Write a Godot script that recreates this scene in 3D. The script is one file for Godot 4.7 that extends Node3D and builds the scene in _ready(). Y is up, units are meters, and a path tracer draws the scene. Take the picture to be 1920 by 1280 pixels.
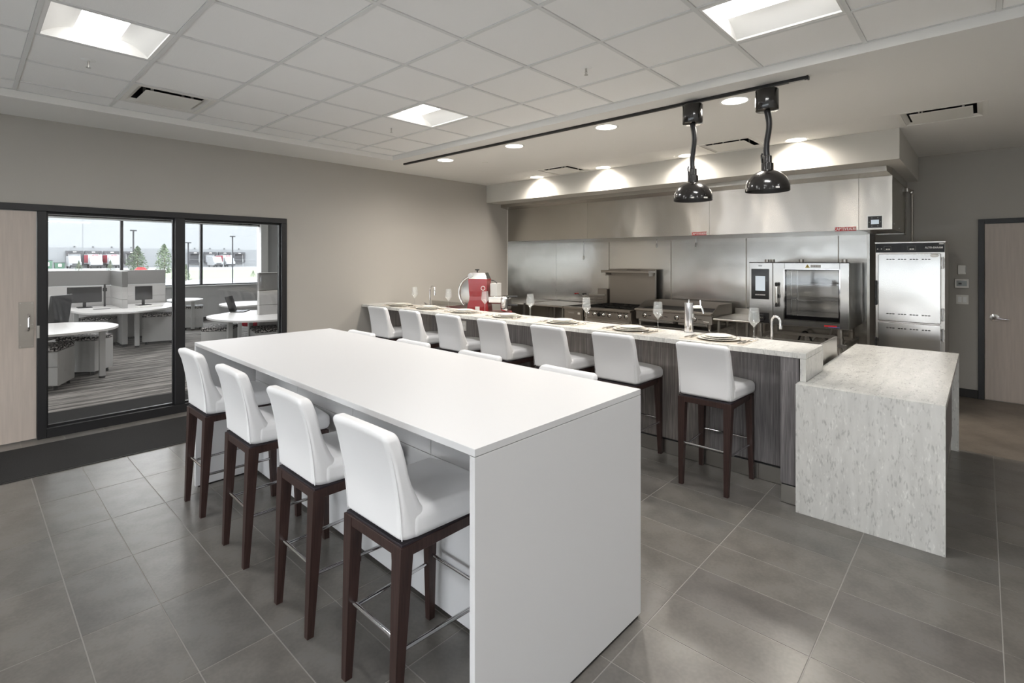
extends Node3D
# A demonstration kitchen: white table and bar with stools, cooking line under a steel hood, office behind glass.
# x runs along the bar, z towards the viewer, y up; metres.

const XL := -5.317      # face of the wall with the glazed screen
const ZB := -4.40       # face of the wall behind the cooking line
const XR := 4.6         # wall outside the frame
const ZF := 7.2         # wall behind the viewer
const YG := 2.98        # plaster ceiling
const YT := 3.04        # lay-in ceiling tiles
const FPX := 954.2      # focal length in pixels of a 1920 x 1280 frame
const HORIZON := 485.9
const CAM := Vector3(1.137, 1.676, 3.905)
const YAW := 0.747

var counts := {}
var M := {}
var rng := RandomNumberGenerator.new()

# ---------------------------------------------------------------- mesh builder
class B:
	var st := SurfaceTool.new()
	var xf := Transform3D.IDENTITY
	func _init(): st.begin(Mesh.PRIMITIVE_TRIANGLES)
	func v(p: Vector3, n: Vector3):
		var w := xf * p
		var m := (xf.basis * n).normalized()
		st.set_normal(m)
		var a := m.abs()
		if a.y > 0.8: st.set_uv(Vector2(w.x, w.z))
		elif a.x > a.z: st.set_uv(Vector2(w.z, w.y))
		else: st.set_uv(Vector2(w.x, w.y))
		st.add_vertex(w)
	func tri(a, b, c, na, nb, nc):
		var g: Vector3 = (c - a).cross(b - a)
		if (g.dot(na + nb + nc) < 0.0) != (xf.basis.determinant() < 0.0):
			v(a, na); v(c, nc); v(b, nb)
		else:
			v(a, na); v(b, nb); v(c, nc)
	func quad(a, b, c, d, na, nb, nc, nd):
		tri(a, b, c, na, nb, nc); tri(a, c, d, na, nc, nd)
	func fq(a: Vector3, b: Vector3, c: Vector3, d: Vector3, hint: Vector3):
		var n := (c - a).cross(b - a)
		if n.length() < 1e-12: n = (d - a).cross(c - a)
		n = n.normalized()
		if n.dot(hint) < 0.0: n = -n
		quad(a, b, c, d, n, n, n, n)
	func ft(a: Vector3, b: Vector3, c: Vector3, hint: Vector3):
		var n := (c - a).cross(b - a).normalized()
		if n.dot(hint) < 0.0: n = -n
		tri(a, b, c, n, n, n)
	# box with softened edges
	func box(c: Vector3, s: Vector3, bev := 0.003):
		var h := s * 0.5
		var b := minf(bev, minf(h.x, minf(h.y, h.z)) * 0.49)
		var ax := [Vector3.RIGHT, Vector3.UP, Vector3.BACK]
		if b <= 0.0:
			for i in 3:
				var j := (i + 1) % 3; var k := (i + 2) % 3
				for sg in [-1.0, 1.0]:
					var o: Vector3 = c + ax[i] * h[i] * sg
					var u: Vector3 = ax[j] * h[j]; var w: Vector3 = ax[k] * h[k]
					fq(o - u - w, o + u - w, o + u + w, o - u + w, ax[i] * sg)
			return
		var P := func(sx: float, sy: float, sz: float, i: int) -> Vector3:
			var q := Vector3(sx * (h.x - b), sy * (h.y - b), sz * (h.z - b))
			q[i] = [sx, sy, sz][i] * h[i]
			return c + q
		for i in 3:
			var j := (i + 1) % 3; var k := (i + 2) % 3
			for s1 in [-1.0, 1.0]:
				var g := [[-1.0, -1.0], [1.0, -1.0], [1.0, 1.0], [-1.0, 1.0]]
				var ps := []
				for e in g:
					var sv := Vector3.ZERO; sv[i] = s1; sv[j] = e[0]; sv[k] = e[1]
					ps.append(P.call(sv.x, sv.y, sv.z, i))
				var n: Vector3 = ax[i] * s1
				quad(ps[0], ps[1], ps[2], ps[3], n, n, n, n)
				for s2 in [-1.0, 1.0]:                       # edge between faces i and j
					var a := Vector3.ZERO; a[i] = s1; a[j] = s2; a[k] = -1.0
					var d := Vector3.ZERO; d[i] = s1; d[j] = s2; d[k] = 1.0
					var nj: Vector3 = ax[j] * s2
					quad(P.call(a.x, a.y, a.z, i), P.call(d.x, d.y, d.z, i), P.call(d.x, d.y, d.z, j), P.call(a.x, a.y, a.z, j), n, n, nj, nj)
		for sx in [-1.0, 1.0]:
			for sy in [-1.0, 1.0]:
				for sz in [-1.0, 1.0]:
					tri(P.call(sx, sy, sz, 0), P.call(sx, sy, sz, 1), P.call(sx, sy, sz, 2), Vector3(sx, 0, 0), Vector3(0, sy, 0), Vector3(0, 0, sz))
	func bb(x0: float, x1: float, y0: float, y1: float, z0: float, z1: float, bev := 0.003):
		box(Vector3(x0 + x1, y0 + y1, z0 + z1) * 0.5, Vector3(absf(x1 - x0), absf(y1 - y0), absf(z1 - z0)), bev)
	# rounded cushion; deform bends it
	func rbox(c: Vector3, s: Vector3, r: float, seg: int, dv: int, deform = null):
		var h := s * 0.5
		var list := func(hh: float) -> Array:
			var o := []
			for i in seg + 1: o.append(-hh + r * i / seg)
			for i in range(1, dv): o.append(-(hh - r) + 2.0 * (hh - r) * i / dv)
			for i in seg + 1: o.append(hh - r + r * i / seg)
			return o
		var L := [list.call(h.x), list.call(h.y), list.call(h.z)]
		var F := func(p: Vector3) -> Vector3: return deform.call(p + c) if deform != null else p + c
		for i in 3:
			var j := (i + 1) % 3; var k := (i + 2) % 3
			for sg in [-1.0, 1.0]:
				var pts := []; var nrm := []
				for u in L[j]:
					var rp := []; var rn := []
					for w in L[k]:
						var p := Vector3.ZERO; p[i] = sg * h[i]; p[j] = u; p[k] = w
						var inn := p.clamp(-(h - Vector3.ONE * r), h - Vector3.ONE * r)
						var n := (p - inn).normalized()
						var q := inn + n * r
						var m := n
						if deform != null:
							var t1 := n.cross(Vector3.UP if absf(n.y) < 0.9 else Vector3.RIGHT).normalized()
							var t2 := n.cross(t1)
							var f0: Vector3 = F.call(q)
							m = ((F.call(q + t1 * 0.001) - f0) as Vector3).cross(F.call(q + t2 * 0.001) - f0).normalized()
							if m.dot(n) < 0.0: m = -m
						rp.append(F.call(q)); rn.append(m)
					pts.append(rp); nrm.append(rn)
				for a in pts.size() - 1:
					for b in pts[0].size() - 1:
						quad(pts[a][b], pts[a + 1][b], pts[a + 1][b + 1], pts[a][b + 1], nrm[a][b], nrm[a + 1][b], nrm[a + 1][b + 1], nrm[a][b + 1])
	# tapered four-sided post from a rectangle at the bottom to one at the top
	func post(c0: Vector3, s0: Vector2, c1: Vector3, s1: Vector2):
		var lo := []; var hi := []
		for e in [[-1, -1], [1, -1], [1, 1], [-1, 1]]:
			lo.append(c0 + Vector3(e[0] * s0.x, 0, e[1] * s0.y) * 0.5)
			hi.append(c1 + Vector3(e[0] * s1.x, 0, e[1] * s1.y) * 0.5)
		var mid := (c0 + c1) * 0.5
		for i in 4:
			var j := (i + 1) % 4
			fq(lo[i], lo[j], hi[j], hi[i], (lo[i] + lo[j] + hi[i] + hi[j]) * 0.25 - mid)
		fq(lo[0], lo[1], lo[2], lo[3], Vector3.DOWN); fq(hi[0], hi[1], hi[2], hi[3], Vector3.UP)
	func tube(pts: Array, r, n := 10, caps := true):
		var rings := []
		var up := Vector3.UP
		var t0: Vector3 = (pts[1] - pts[0]).normalized()
		if absf(t0.dot(up)) > 0.9: up = Vector3.RIGHT
		var side := t0.cross(up).normalized()
		for i in pts.size():
			var t: Vector3 = (pts[mini(i + 1, pts.size() - 1)] - pts[maxi(i - 1, 0)]).normalized()
			side = (side - t * side.dot(t)).normalized()
			var oth := t.cross(side)
			var rr: float = r[i] if r is Array else r
			var ring := []
			for k in n:
				var a := TAU * k / n
				var d := side * cos(a) + oth * sin(a)
				ring.append([pts[i] + d * rr, d])
			rings.append(ring)
		for i in rings.size() - 1:
			for k in n:
				var k2 := (k + 1) % n
				var a = rings[i][k]; var b = rings[i][k2]; var c = rings[i + 1][k2]; var d = rings[i + 1][k]
				quad(a[0], b[0], c[0], d[0], a[1], b[1], c[1], d[1])
		if caps:
			for e in [0, rings.size() - 1]:
				var nn: Vector3 = (pts[0] - pts[1]).normalized() if e == 0 else (pts[-1] - pts[-2]).normalized()
				for k in n: tri(pts[e], rings[e][k][0], rings[e][(k + 1) % n][0], nn, nn, nn)
	func cyl(a: Vector3, b: Vector3, r: float, n := 16): tube([a, b], r, n)
	func bar(a: Vector3, b: Vector3, w: float, hgt := 0.0):
		# straight rectangular bar between two points
		var t := (b - a).normalized()
		var s := t.cross(Vector3.UP if absf(t.y) < 0.95 else Vector3.RIGHT).normalized() * w * 0.5
		var u := s.cross(t).normalized() * (hgt if hgt > 0.0 else w) * 0.5
		var A := [a - s - u, a + s - u, a + s + u, a - s + u]
		var C := [b - s - u, b + s - u, b + s + u, b - s + u]
		for i in 4:
			var j := (i + 1) % 4
			fq(A[i], A[j], C[j], C[i], (A[i] + A[j]) * 0.5 - a)
		fq(A[0], A[1], A[2], A[3], -t); fq(C[0], C[1], C[2], C[3], t)
	# turned shape: prof holds (radius, height) from bottom to top along the outside
	func lathe(prof: Array, n := 24, c := Vector3.ZERO, ang := 40.0):
		var ns := []
		for i in prof.size() - 1:
			var d: Vector2 = prof[i + 1] - prof[i]
			ns.append(Vector2(d.y, -d.x).normalized())
		for i in prof.size() - 1:
			var na: Vector2 = ns[i]; var nb: Vector2 = ns[i]
			if i > 0 and rad_to_deg(acos(clampf(ns[i].dot(ns[i - 1]), -1, 1))) < ang: na = (ns[i] + ns[i - 1]).normalized()
			if i < ns.size() - 1 and rad_to_deg(acos(clampf(ns[i].dot(ns[i + 1]), -1, 1))) < ang: nb = (ns[i] + ns[i + 1]).normalized()
			var p0: Vector2 = prof[i]; var p1: Vector2 = prof[i + 1]
			for k in n:
				var a0 := TAU * k / n; var a1 := TAU * (k + 1) / n
				var f := func(p: Vector2, a: float) -> Vector3: return Vector3(p.x * cos(a), p.y, p.x * sin(a))
				var q0: Vector3 = c + f.call(p0, a0); var q1: Vector3 = c + f.call(p0, a1)
				var q2: Vector3 = c + f.call(p1, a1); var q3: Vector3 = c + f.call(p1, a0)
				if p0.x > 1e-6: tri(q0, q1, q2, f.call(na, a0), f.call(na, a1), f.call(nb, a1))
				if p1.x > 1e-6: tri(q0, q2, q3, f.call(na, a0), f.call(nb, a1), f.call(nb, a0))
	# flat outline in the x-z plane given thickness
	func slab(poly: PackedVector2Array, y0: float, y1: float):
		var idx := Geometry2D.triangulate_polygon(poly)
		for i in range(0, idx.size(), 3):
			var a := poly[idx[i]]; var b := poly[idx[i + 1]]; var c := poly[idx[i + 2]]
			ft(Vector3(a.x, y1, a.y), Vector3(b.x, y1, b.y), Vector3(c.x, y1, c.y), Vector3.UP)
			ft(Vector3(a.x, y0, a.y), Vector3(b.x, y0, b.y), Vector3(c.x, y0, c.y), Vector3.DOWN)
		var cw := Geometry2D.is_polygon_clockwise(poly)
		for i in poly.size():
			var a := poly[i]; var b := poly[(i + 1) % poly.size()]
			var e := b - a
			var h := Vector3(e.y, 0, -e.x) * (-1.0 if cw else 1.0)
			fq(Vector3(a.x, y0, a.y), Vector3(b.x, y0, b.y), Vector3(b.x, y1, b.y), Vector3(a.x, y1, a.y), h)
	# outline in the x-y plane, extruded along z
	func prism(poly: PackedVector2Array, z0: float, z1: float):
		var keep := xf
		xf = xf * Transform3D(Basis(Vector3.RIGHT, Vector3(0, 0, 1), Vector3(0, 1, 0)), Vector3.ZERO)
		slab(poly, z0, z1)
		xf = keep
	func mesh() -> ArrayMesh:
		st.index()
		return st.commit()

# ---------------------------------------------------------------- nodes
func numbered(called: String) -> String:
	var n: int = counts.get(called, 0)
	counts[called] = n + 1
	return called if n == 0 else "%s_%03d" % [called, n]

func tag(o: Node, label: String, category: String, group := "", kind := "") -> Node:
	o.set_meta("label", label)
	if category != "": o.set_meta("category", category)
	if group != "": o.set_meta("group", group)
	if kind != "": o.set_meta("kind", kind)
	return o

func thing(called: String, label: String, category: String, at := Vector3.ZERO, turn := 0.0, group := "", kind := "") -> Node3D:
	var o := Node3D.new()
	o.name = numbered(called)
	add_child(o)
	o.position = at
	o.rotation.y = turn
	tag(o, label, category, group, kind)
	return o

func obj(called: String, b, m: Material, parent: Node = null, label := "") -> MeshInstance3D:
	var o := MeshInstance3D.new()
	var me: ArrayMesh = b.mesh() if b is B else b
	if b is B: me.surface_set_material(0, m)
	else: o.material_override = m
	o.mesh = me
	if parent == null:
		o.name = numbered(called)
		add_child(o)
	else:
		o.name = called
		parent.add_child(o, true)
	if label != "": o.set_meta("label", label)
	return o

func bx(called: String, parent: Node, m: Material, x0, x1, y0, y1, z0, z1, bev := 0.003, label := "") -> MeshInstance3D:
	var b := B.new()
	b.bb(x0, x1, y0, y1, z0, z1, bev)
	return obj(called, b, m, parent, label)

func words(called: String, text: String, size: float, m: Material, parent: Node, at: Vector3, turn := Vector3.ZERO, bold := true, sq := 1.0, label := "") -> MeshInstance3D:
	var t := TextMesh.new()
	var f := SystemFont.new()
	f.font_names = PackedStringArray(["Droid Sans"])
	if bold: f.font_weight = 700
	t.font = f
	t.text = text
	t.font_size = 64
	t.pixel_size = size / 46.0
	t.depth = 0.0012
	t.material = m
	var o := MeshInstance3D.new()
	o.name = called
	o.mesh = t
	parent.add_child(o, true)
	o.position = at
	o.rotation = turn
	o.scale = Vector3(sq, 1, 1)
	if label != "": o.set_meta("label", label)
	return o

# ---------------------------------------------------------------- materials
func c3(r: float, g: float, b: float) -> Color: return Color(r / 255.0, g / 255.0, b / 255.0)

func mat(col: Color, rough: float, metal := 0.0, spec := 0.5) -> StandardMaterial3D:
	var m := StandardMaterial3D.new()
	m.albedo_color = col
	m.roughness = rough
	m.metallic = metal
	m.metallic_specular = spec
	return m

func noise_image(w: int, h: int, freq: float, sd: int, oct := 4) -> Image:
	var n := FastNoiseLite.new()
	n.noise_type = FastNoiseLite.TYPE_SIMPLEX_SMOOTH
	n.frequency = freq
	n.fractal_octaves = oct
	n.seed = sd
	return n.get_seamless_image(w, h)

# streaks along v: the noise image is stretched down the picture
func streaks(w: int, h: int, fu: float, stretch: int, sd: int) -> Image:
	var im := noise_image(w, maxi(8, h / stretch), fu, sd, 4)
	im.resize(w, h, Image.INTERPOLATE_CUBIC)
	return im

func paint(w: int, h: int, f: Callable) -> ImageTexture:
	var im := Image.create(w, h, true, Image.FORMAT_RGB8)
	for y in h:
		for x in w: im.set_pixel(x, y, f.call(x, y))
	im.generate_mipmaps()
	return ImageTexture.create_from_image(im)

func tri_tex(m: StandardMaterial3D, tex: Texture2D, scale: Vector3, world := true) -> StandardMaterial3D:
	m.albedo_texture = tex
	m.uv1_triplanar = true
	m.uv1_world_triplanar = world
	m.uv1_scale = scale
	return m

func bump(m: StandardMaterial3D, im: Image, depth_cm: float, scale: Vector3, world := true) -> StandardMaterial3D:
	m.heightmap_enabled = true
	m.heightmap_texture = ImageTexture.create_from_image(im)
	m.heightmap_scale = depth_cm
	if not m.uv1_triplanar:
		m.uv1_triplanar = true
		m.uv1_world_triplanar = world
		m.uv1_scale = scale
	return m

func make_materials():
	# plaster and paint
	M.wall = bump(mat(c3(172, 168, 161), 0.85), noise_image(256, 256, 0.05, 3), 0.02, Vector3.ONE * 1.6)
	M.soffit = mat(c3(200, 197, 190), 0.85)
	M.white_paint = mat(c3(232, 231, 228), 0.85)
	M.gypsum = mat(c3(228, 226, 222), 0.9)
	M.cove = mat(c3(214, 217, 220), 0.8)
	M.ctile = bump(mat(c3(242, 241, 239), 0.95), noise_image(256, 256, 0.12, 8), 0.05, Vector3.ONE * 3.0)
	M.tee = mat(c3(222, 222, 220), 0.6)
	M.black_paint = mat(c3(25, 25, 27), 0.45)
	M.base = mat(c3(38, 37, 36), 0.6)
	# floor tiles: four close tones with fine mottling
	var fn := noise_image(256, 256, 0.018, 21, 5)
	var ff := noise_image(256, 256, 0.2, 22, 2)
	var ftex := paint(256, 256, func(x, y):
		var a: float = 0.86 + 0.2 * fn.get_pixel(x, y).r + 0.1 * (ff.get_pixel(x, y).r - 0.5)
		return Color(a, a * 0.995, a * 0.985).clamp())
	M.floor_tiles = []
	for t in [c3(112, 109, 105), c3(108, 105, 102), c3(115, 112, 108), c3(110, 108, 105)]:
		M.floor_tiles.append(tri_tex(mat(t, 0.28, 0.0, 0.5), ftex, Vector3(0.9, 0.9, 0.9)))
	M.grout = mat(c3(152, 149, 144), 0.9)
	M.kitchen_floor = tri_tex(mat(c3(128, 119, 110), 0.42), ftex, Vector3.ONE * 0.7)
	# travertine-like laminate of bar and island: pale with fine grey streaks along v
	var s1 := streaks(512, 512, 0.03, 8, 31)
	var s2 := streaks(1024, 1024, 0.07, 4, 32)
	var s3 := streaks(1024, 1024, 0.018, 2, 33)
	var s4 := noise_image(1024, 1024, 0.25, 34, 2)
	var trav := paint(1024, 1024, func(x, y):
		var a: float = s1.get_pixel(x / 2, y / 2).r
		var d := smoothstep(0.50, 0.80, s2.get_pixel(x, y).r) * smoothstep(0.40, 0.72, s3.get_pixel(x, y).r)
		var p := smoothstep(0.55, 0.8, s2.get_pixel((x + 311) % 1024, (y + 177) % 1024).r) * smoothstep(0.45, 0.7, s3.get_pixel((x + 500) % 1024, (y + 40) % 1024).r)
		var l: float = 0.86 + 0.07 * a - 0.13 * d * (0.6 + 0.8 * s4.get_pixel(x, y).r) + 0.07 * p
		return Color(l, l * 0.998, l * 0.988).clamp())
	M.travertine = tri_tex(mat(c3(232, 232, 230), 0.24, 0.0, 0.5), trav, Vector3(0.95, 0.95, 0.95))
	# grey oak laminate with vertical grain
	var w1 := streaks(512, 512, 0.05, 20, 41)
	var w2 := streaks(512, 512, 0.3, 32, 42)
	var oak := paint(512, 512, func(x, y):
		var a: float = 0.66 + 0.34 * w1.get_pixel(x, y).r
		var b2: float = a * (0.74 + 0.42 * w2.get_pixel(x, y).r)
		return Color(b2, b2 * 0.985, b2 * 0.975).clamp())
	M.oak = []
	for t in [c3(150, 146, 145), c3(142, 140, 142), c3(154, 149, 146)]:
		M.oak.append(tri_tex(mat(t, 0.5), oak, Vector3(2.2, 1.1, 2.2)))
	# dark stained stool wood
	var dk := paint(256, 256, func(x, y):
		var a: float = 0.7 + 0.5 * w1.get_pixel(x * 2, y * 2).r
		return Color(a, a * 0.97, a * 0.95).clamp())
	M.walnut = tri_tex(mat(c3(58, 41, 38), 0.42), dk, Vector3(3, 3, 3), false)
	M.leather = bump(mat(c3(240, 240, 241), 0.42, 0.0, 0.5), noise_image(256, 256, 0.15, 51, 3), 0.012, Vector3.ONE * 6.0, false)
	M.piping = mat(c3(40, 34, 40), 0.6)
	M.white_lam = mat(c3(218, 218, 219), 0.46, 0.0, 0.5)
	# steels
	var wavy := noise_image(256, 256, 0.012, 61, 2)
	M.steel_wall = bump(mat(c3(222, 221, 218), 0.22, 1.0), wavy, 0.22, Vector3(0.55, 0.55, 0.55))
	M.steel_wall.anisotropy_enabled = true
	M.steel_wall.anisotropy = 0.5
	M.steel_hood = bump(mat(c3(200, 196, 190), 0.27, 1.0), wavy, 0.35, Vector3(0.8, 0.4, 0.8))
	M.steel_hood.anisotropy_enabled = true
	M.steel_hood.anisotropy = -0.85
	M.steel = bump(mat(c3(200, 198, 194), 0.3, 1.0), wavy, 0.25, Vector3(1, 1, 1))
	M.steel_door = bump(mat(c3(206, 205, 203), 0.22, 1.0), wavy, 0.35, Vector3(0.4, 0.5, 0.4))
	M.steel_matte = mat(c3(176, 170, 162), 0.42, 1.0)
	M.steel_dark = mat(c3(196, 193, 189), 0.36, 1.0)
	M.chrome = mat(c3(228, 228, 230), 0.07, 1.0)
	M.silver = mat(c3(222, 220, 216), 0.16, 1.0)
	M.iron = mat(c3(28, 27, 26), 0.6, 0.3)
	M.black_gloss = mat(c3(20, 20, 22), 0.14)
	M.black_plastic = mat(c3(26, 26, 28), 0.4)
	M.heat_black = mat(c3(24, 22, 21), 0.2)
	M.heat_black.clearcoat_enabled = true
	M.heat_black.clearcoat = 0.5
	M.heat_black.clearcoat_roughness = 0.08
	M.shade_inside = mat(c3(60, 58, 56), 0.5)
	M.red = mat(c3(136, 4, 14), 0.2)
	M.red.clearcoat_enabled = true
	M.red_label = mat(c3(186, 30, 32), 0.5)
	M.white = mat(c3(238, 238, 236), 0.45)
	M.offwhite = mat(c3(226, 224, 218), 0.5)
	M.lcd = mat(c3(196, 206, 214), 0.2)
	M.lcd.emission_enabled = true
	M.lcd.emission = c3(200, 214, 226)
	M.lcd.emission_energy_multiplier = 0.25
	M.grey_screen = mat(c3(122, 126, 122), 0.25)
	M.porcelain = mat(c3(240, 237, 228), 0.18)
	M.plate_line = mat(c3(70, 62, 54), 0.35)
	M.placemat = tri_tex(mat(c3(196, 188, 176), 0.9), paint(64, 64, func(x, y): return Color.WHITE * (0.82 if (x / 4 + y / 4) % 2 == 0 else 1.0)), Vector3.ONE * 12.0)
	M.glass = mat(Color(0.3, 0.31, 0.31, 0.02), 0.02, 0.0, 0.5)
	M.glass.transparency = BaseMaterial3D.TRANSPARENCY_ALPHA
	M.crystal = mat(Color(0.92, 0.94, 0.94, 0.09), 0.03, 0.0, 0.8)
	M.crystal.transparency = BaseMaterial3D.TRANSPARENCY_ALPHA
	M.oven_glass = mat(Color(0.1, 0.1, 0.11, 0.12), 0.04, 0.0, 0.7)
	M.oven_glass.transparency = BaseMaterial3D.TRANSPARENCY_ALPHA
	M.door_lam = tri_tex(mat(c3(190, 178, 168), 0.5), paint(256, 256, func(x, y):
		var a: float = 0.93 + 0.07 * w1.get_pixel(x * 2, y * 2).r
		return Color(a, a, a)), Vector3.ONE * 1.2)
	M.shade = mat(c3(205, 205, 203), 0.9)
	M.shade.backlight_enabled = true
	M.shade.backlight = Color(0.5, 0.5, 0.5)
	# textiles
	var m1 := noise_image(256, 256, 0.35, 71, 2)
	M.mat_black = tri_tex(bump(mat(c3(50, 49, 48), 1.0), m1, 0.5, Vector3.ONE * 3.0), paint(256, 256, func(x, y):
		var a := smoothstep(0.3, 0.9, m1.get_pixel(x, y).r)
		return Color(0.45, 0.45, 0.45).lerp(Color(1.0, 0.98, 0.96), a)), Vector3.ONE * 3.0)
	var k1 := streaks(512, 512, 0.03, 7, 81)
	var k2 := streaks(512, 512, 0.14, 9, 82)
	M.carpet = tri_tex(mat(c3(170, 168, 165), 1.0), paint(512, 512, func(x, y):
		var a: float = 0.32 + 0.38 * smoothstep(0.2, 0.8, k1.get_pixel(x, y).r) + 0.38 * k2.get_pixel(x, y).r
		return Color(a, a * 0.985, a * 0.97).clamp()), Vector3(0.7, 0.7, 0.35))
	var h1 := noise_image(128, 128, 0.05, 91, 3)
	M.cushion = tri_tex(mat(c3(214, 212, 210), 0.9), paint(128, 128, func(x, y):
		var a := smoothstep(0.46, 0.56, h1.get_pixel(x, y).r)
		return Color(0.08, 0.08, 0.09).lerp(Color(0.9, 0.89, 0.88), a)), Vector3.ONE * 4.0, false)
	M.panel_light = mat(c3(186, 185, 183), 0.8)
	M.panel_dark = mat(c3(126, 125, 124), 0.9)
	M.office_wall = mat(c3(176, 176, 175), 0.85)
	M.desk_white = mat(c3(226, 225, 223), 0.4)
	M.cabinet_grey = mat(c3(190, 190, 188), 0.5)
	M.mesh_black = mat(c3(34, 35, 37), 0.7)
	M.chair_red = mat(c3(150, 22, 40), 0.8)
	M.screen_dark = mat(c3(24, 25, 28), 0.18)
	# outdoors
	M.concrete = mat(c3(206, 207, 206), 0.9)
	M.asphalt = mat(c3(112, 112, 111), 0.95)
	M.cladding = mat(c3(126, 128, 128), 0.8)
	M.cladding_low = mat(c3(110, 112, 113), 0.8)
	M.van_white = mat(c3(142, 143, 144), 0.4)
	M.dock_seal = mat(c3(58, 58, 60), 0.8)
	M.dock_door = mat(c3(150, 153, 155), 0.7)
	M.dumpster = mat(c3(58, 92, 72), 0.7)
	M.tyre = mat(c3(40, 40, 42), 0.8)
	M.windscreen = mat(c3(120, 128, 132), 0.2)
	M.maroon = mat(c3(140, 34, 52), 0.6)
	var g1 := noise_image(256, 256, 0.06, 95, 4)
	M.grass = tri_tex(mat(c3(104, 112, 90), 1.0), paint(256, 256, func(x, y):
		var a: float = 0.7 + 0.4 * g1.get_pixel(x, y).r
		return Color(a, a, a * 0.96).clamp()), Vector3.ONE * 0.12)
	M.leaf = mat(c3(72, 84, 62), 0.8)
	M.leaf_pale = mat(c3(92, 104, 82), 0.8)
	M.bark = mat(c3(96, 84, 70), 0.9)

# ---------------------------------------------------------------- scene
func _ready():
	rng.seed = 7
	var cam := Camera3D.new()
	cam.name = "camera"
	cam.projection = Camera3D.PROJECTION_FRUSTUM
	cam.near = 0.05
	cam.far = 400.0
	cam.size = 0.05 * 1280.0 / FPX
	cam.frustum_offset = Vector2(0.0, -0.05 * (640.0 - HORIZON) / FPX)
	cam.position = CAM
	cam.rotation.y = YAW
	add_child(cam)
	cam.current = true

	var sky_m := ProceduralSkyMaterial.new()
	sky_m.sky_top_color = Color(0.90, 0.93, 0.96)
	sky_m.sky_horizon_color = Color(0.97, 0.98, 0.99)
	sky_m.ground_bottom_color = Color(0.62, 0.62, 0.60)
	sky_m.ground_horizon_color = Color(0.80, 0.80, 0.79)
	sky_m.sky_energy_multiplier = 2.15
	sky_m.ground_energy_multiplier = 2.15
	sky_m.sun_angle_max = 0.0
	var sky := Sky.new()
	sky.sky_material = sky_m
	var env := Environment.new()
	env.background_mode = Environment.BG_SKY
	env.sky = sky
	env.tonemap_mode = Environment.TONE_MAPPER_LINEAR
	env.tonemap_exposure = 1.68
	env.sdfgi_enabled = true
	env.ssao_enabled = true
	env.ssil_enabled = true
	var we := WorldEnvironment.new()
	we.name = "world_environment"
	we.environment = env
	add_child(we)

	make_materials()
	build_floor()
	build_ceiling()
	build_walls()
	build_office_shell()
	build_outdoors()
	build_table()
	build_bar()
	build_island()
	build_stools()
	build_hood()
	build_cooking_line()
	build_oven()
	build_holding_cabinet()
	build_heat_lamps()
	build_place_settings()
	build_bar_fittings()
	build_wall_fittings()
	build_office_furniture()

const TROFFER_ENERGY := 1.15
const SPOT_ENERGY := 1.9

# ---------------------------------------------------------------- floor
func px_size(p: Vector3) -> float:
	# how large a floor tile at p shows in the frame, in square pixels (0 outside it)
	var d := p - CAM
	var w := d.dot(Vector3(-sin(YAW), 0, -cos(YAW)))
	if w < 0.3: return 0.0
	var u := 960.0 + FPX * d.dot(Vector3(cos(YAW), 0, -sin(YAW))) / w
	var y := HORIZON - FPX * d.y / w
	if u < -120 or u > 2040 or y > 1400: return 0.0
	return 1.0 / (w * w * w)

func build_floor():
	var f := thing("floor", "grey-brown porcelain plank tile floor with thin pale grout joints", "floor", Vector3.ZERO, 0, "", "structure")
	bx("grout_bed", f, M.grout, XL - 0.2, XR + 0.2, -0.2, -0.0015, -2.0685, ZF + 0.2, 0.0)
	var tx := 0.6; var tz := 0.2955; var g := 0.004
	var cells := []
	for i in range(-9, 8):
		for j in range(-7, 25):
			var x0 := maxf(i * tx, XL - 0.05); var x1 := minf(i * tx + tx, XR)
			var z0 := j * tz; var z1 := minf(z0 + tz, ZF)
			if x1 - x0 < 0.03 or z1 - z0 < 0.03: continue
			var p := Vector3((x0 + x1) / 2, 0, (z0 + z1) / 2)
			cells.append([px_size(p), x0, x1, z0, z1, i * 7 + j * 13])
	cells.sort_custom(func(a, b): return a[0] > b[0])
	var meshes := []
	for m in M.floor_tiles:
		var b := B.new()
		b.bb(-tx / 2 + g / 2, tx / 2 - g / 2, -0.01, 0.0, -tz / 2 + g / 2, tz / 2 - g / 2, 0.0012)
		var me := b.mesh()
		me.surface_set_material(0, m)
		meshes.append(me)
	var rest := B.new()
	for n in cells.size():
		var c = cells[n]
		var k := posmod(c[5] * 31 + (c[5] / 3) * 17, 4)
		if n < 300 and c[0] > 0.0:
			if absf(c[2] - c[1] - tx) < 0.001 and absf(c[4] - c[3] - tz) < 0.001:
				var o := MeshInstance3D.new()
				o.name = "floor_tile"
				o.mesh = meshes[k]
				f.add_child(o, true)
				o.position = Vector3((c[1] + c[2]) / 2, 0, (c[3] + c[4]) / 2)
			else:
				bx("floor_tile", f, M.floor_tiles[k], c[1] + g / 2, c[2] - g / 2, -0.01, 0.0, c[3] + g / 2, c[4] - g / 2, 0.0012)
		else:
			rest.bb(c[1] + g / 2, c[2] - g / 2, -0.01, 0.0, c[3] + g / 2, c[4] - g / 2, 0.0)
	tag(obj("floor_tiles_elsewhere", rest, M.floor_tiles[0], f), "more grey-brown floor tiles of the same size", "", "", "stuff")
	tag(bx("floor_kitchen", null, M.kitchen_floor, XL - 0.2, XR + 0.2, -0.2, 0.0, ZB - 0.2, -2.0685, 0.0), "smooth brown-grey seamless kitchen floor behind the bar and by the door", "floor", "", "structure")

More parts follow.
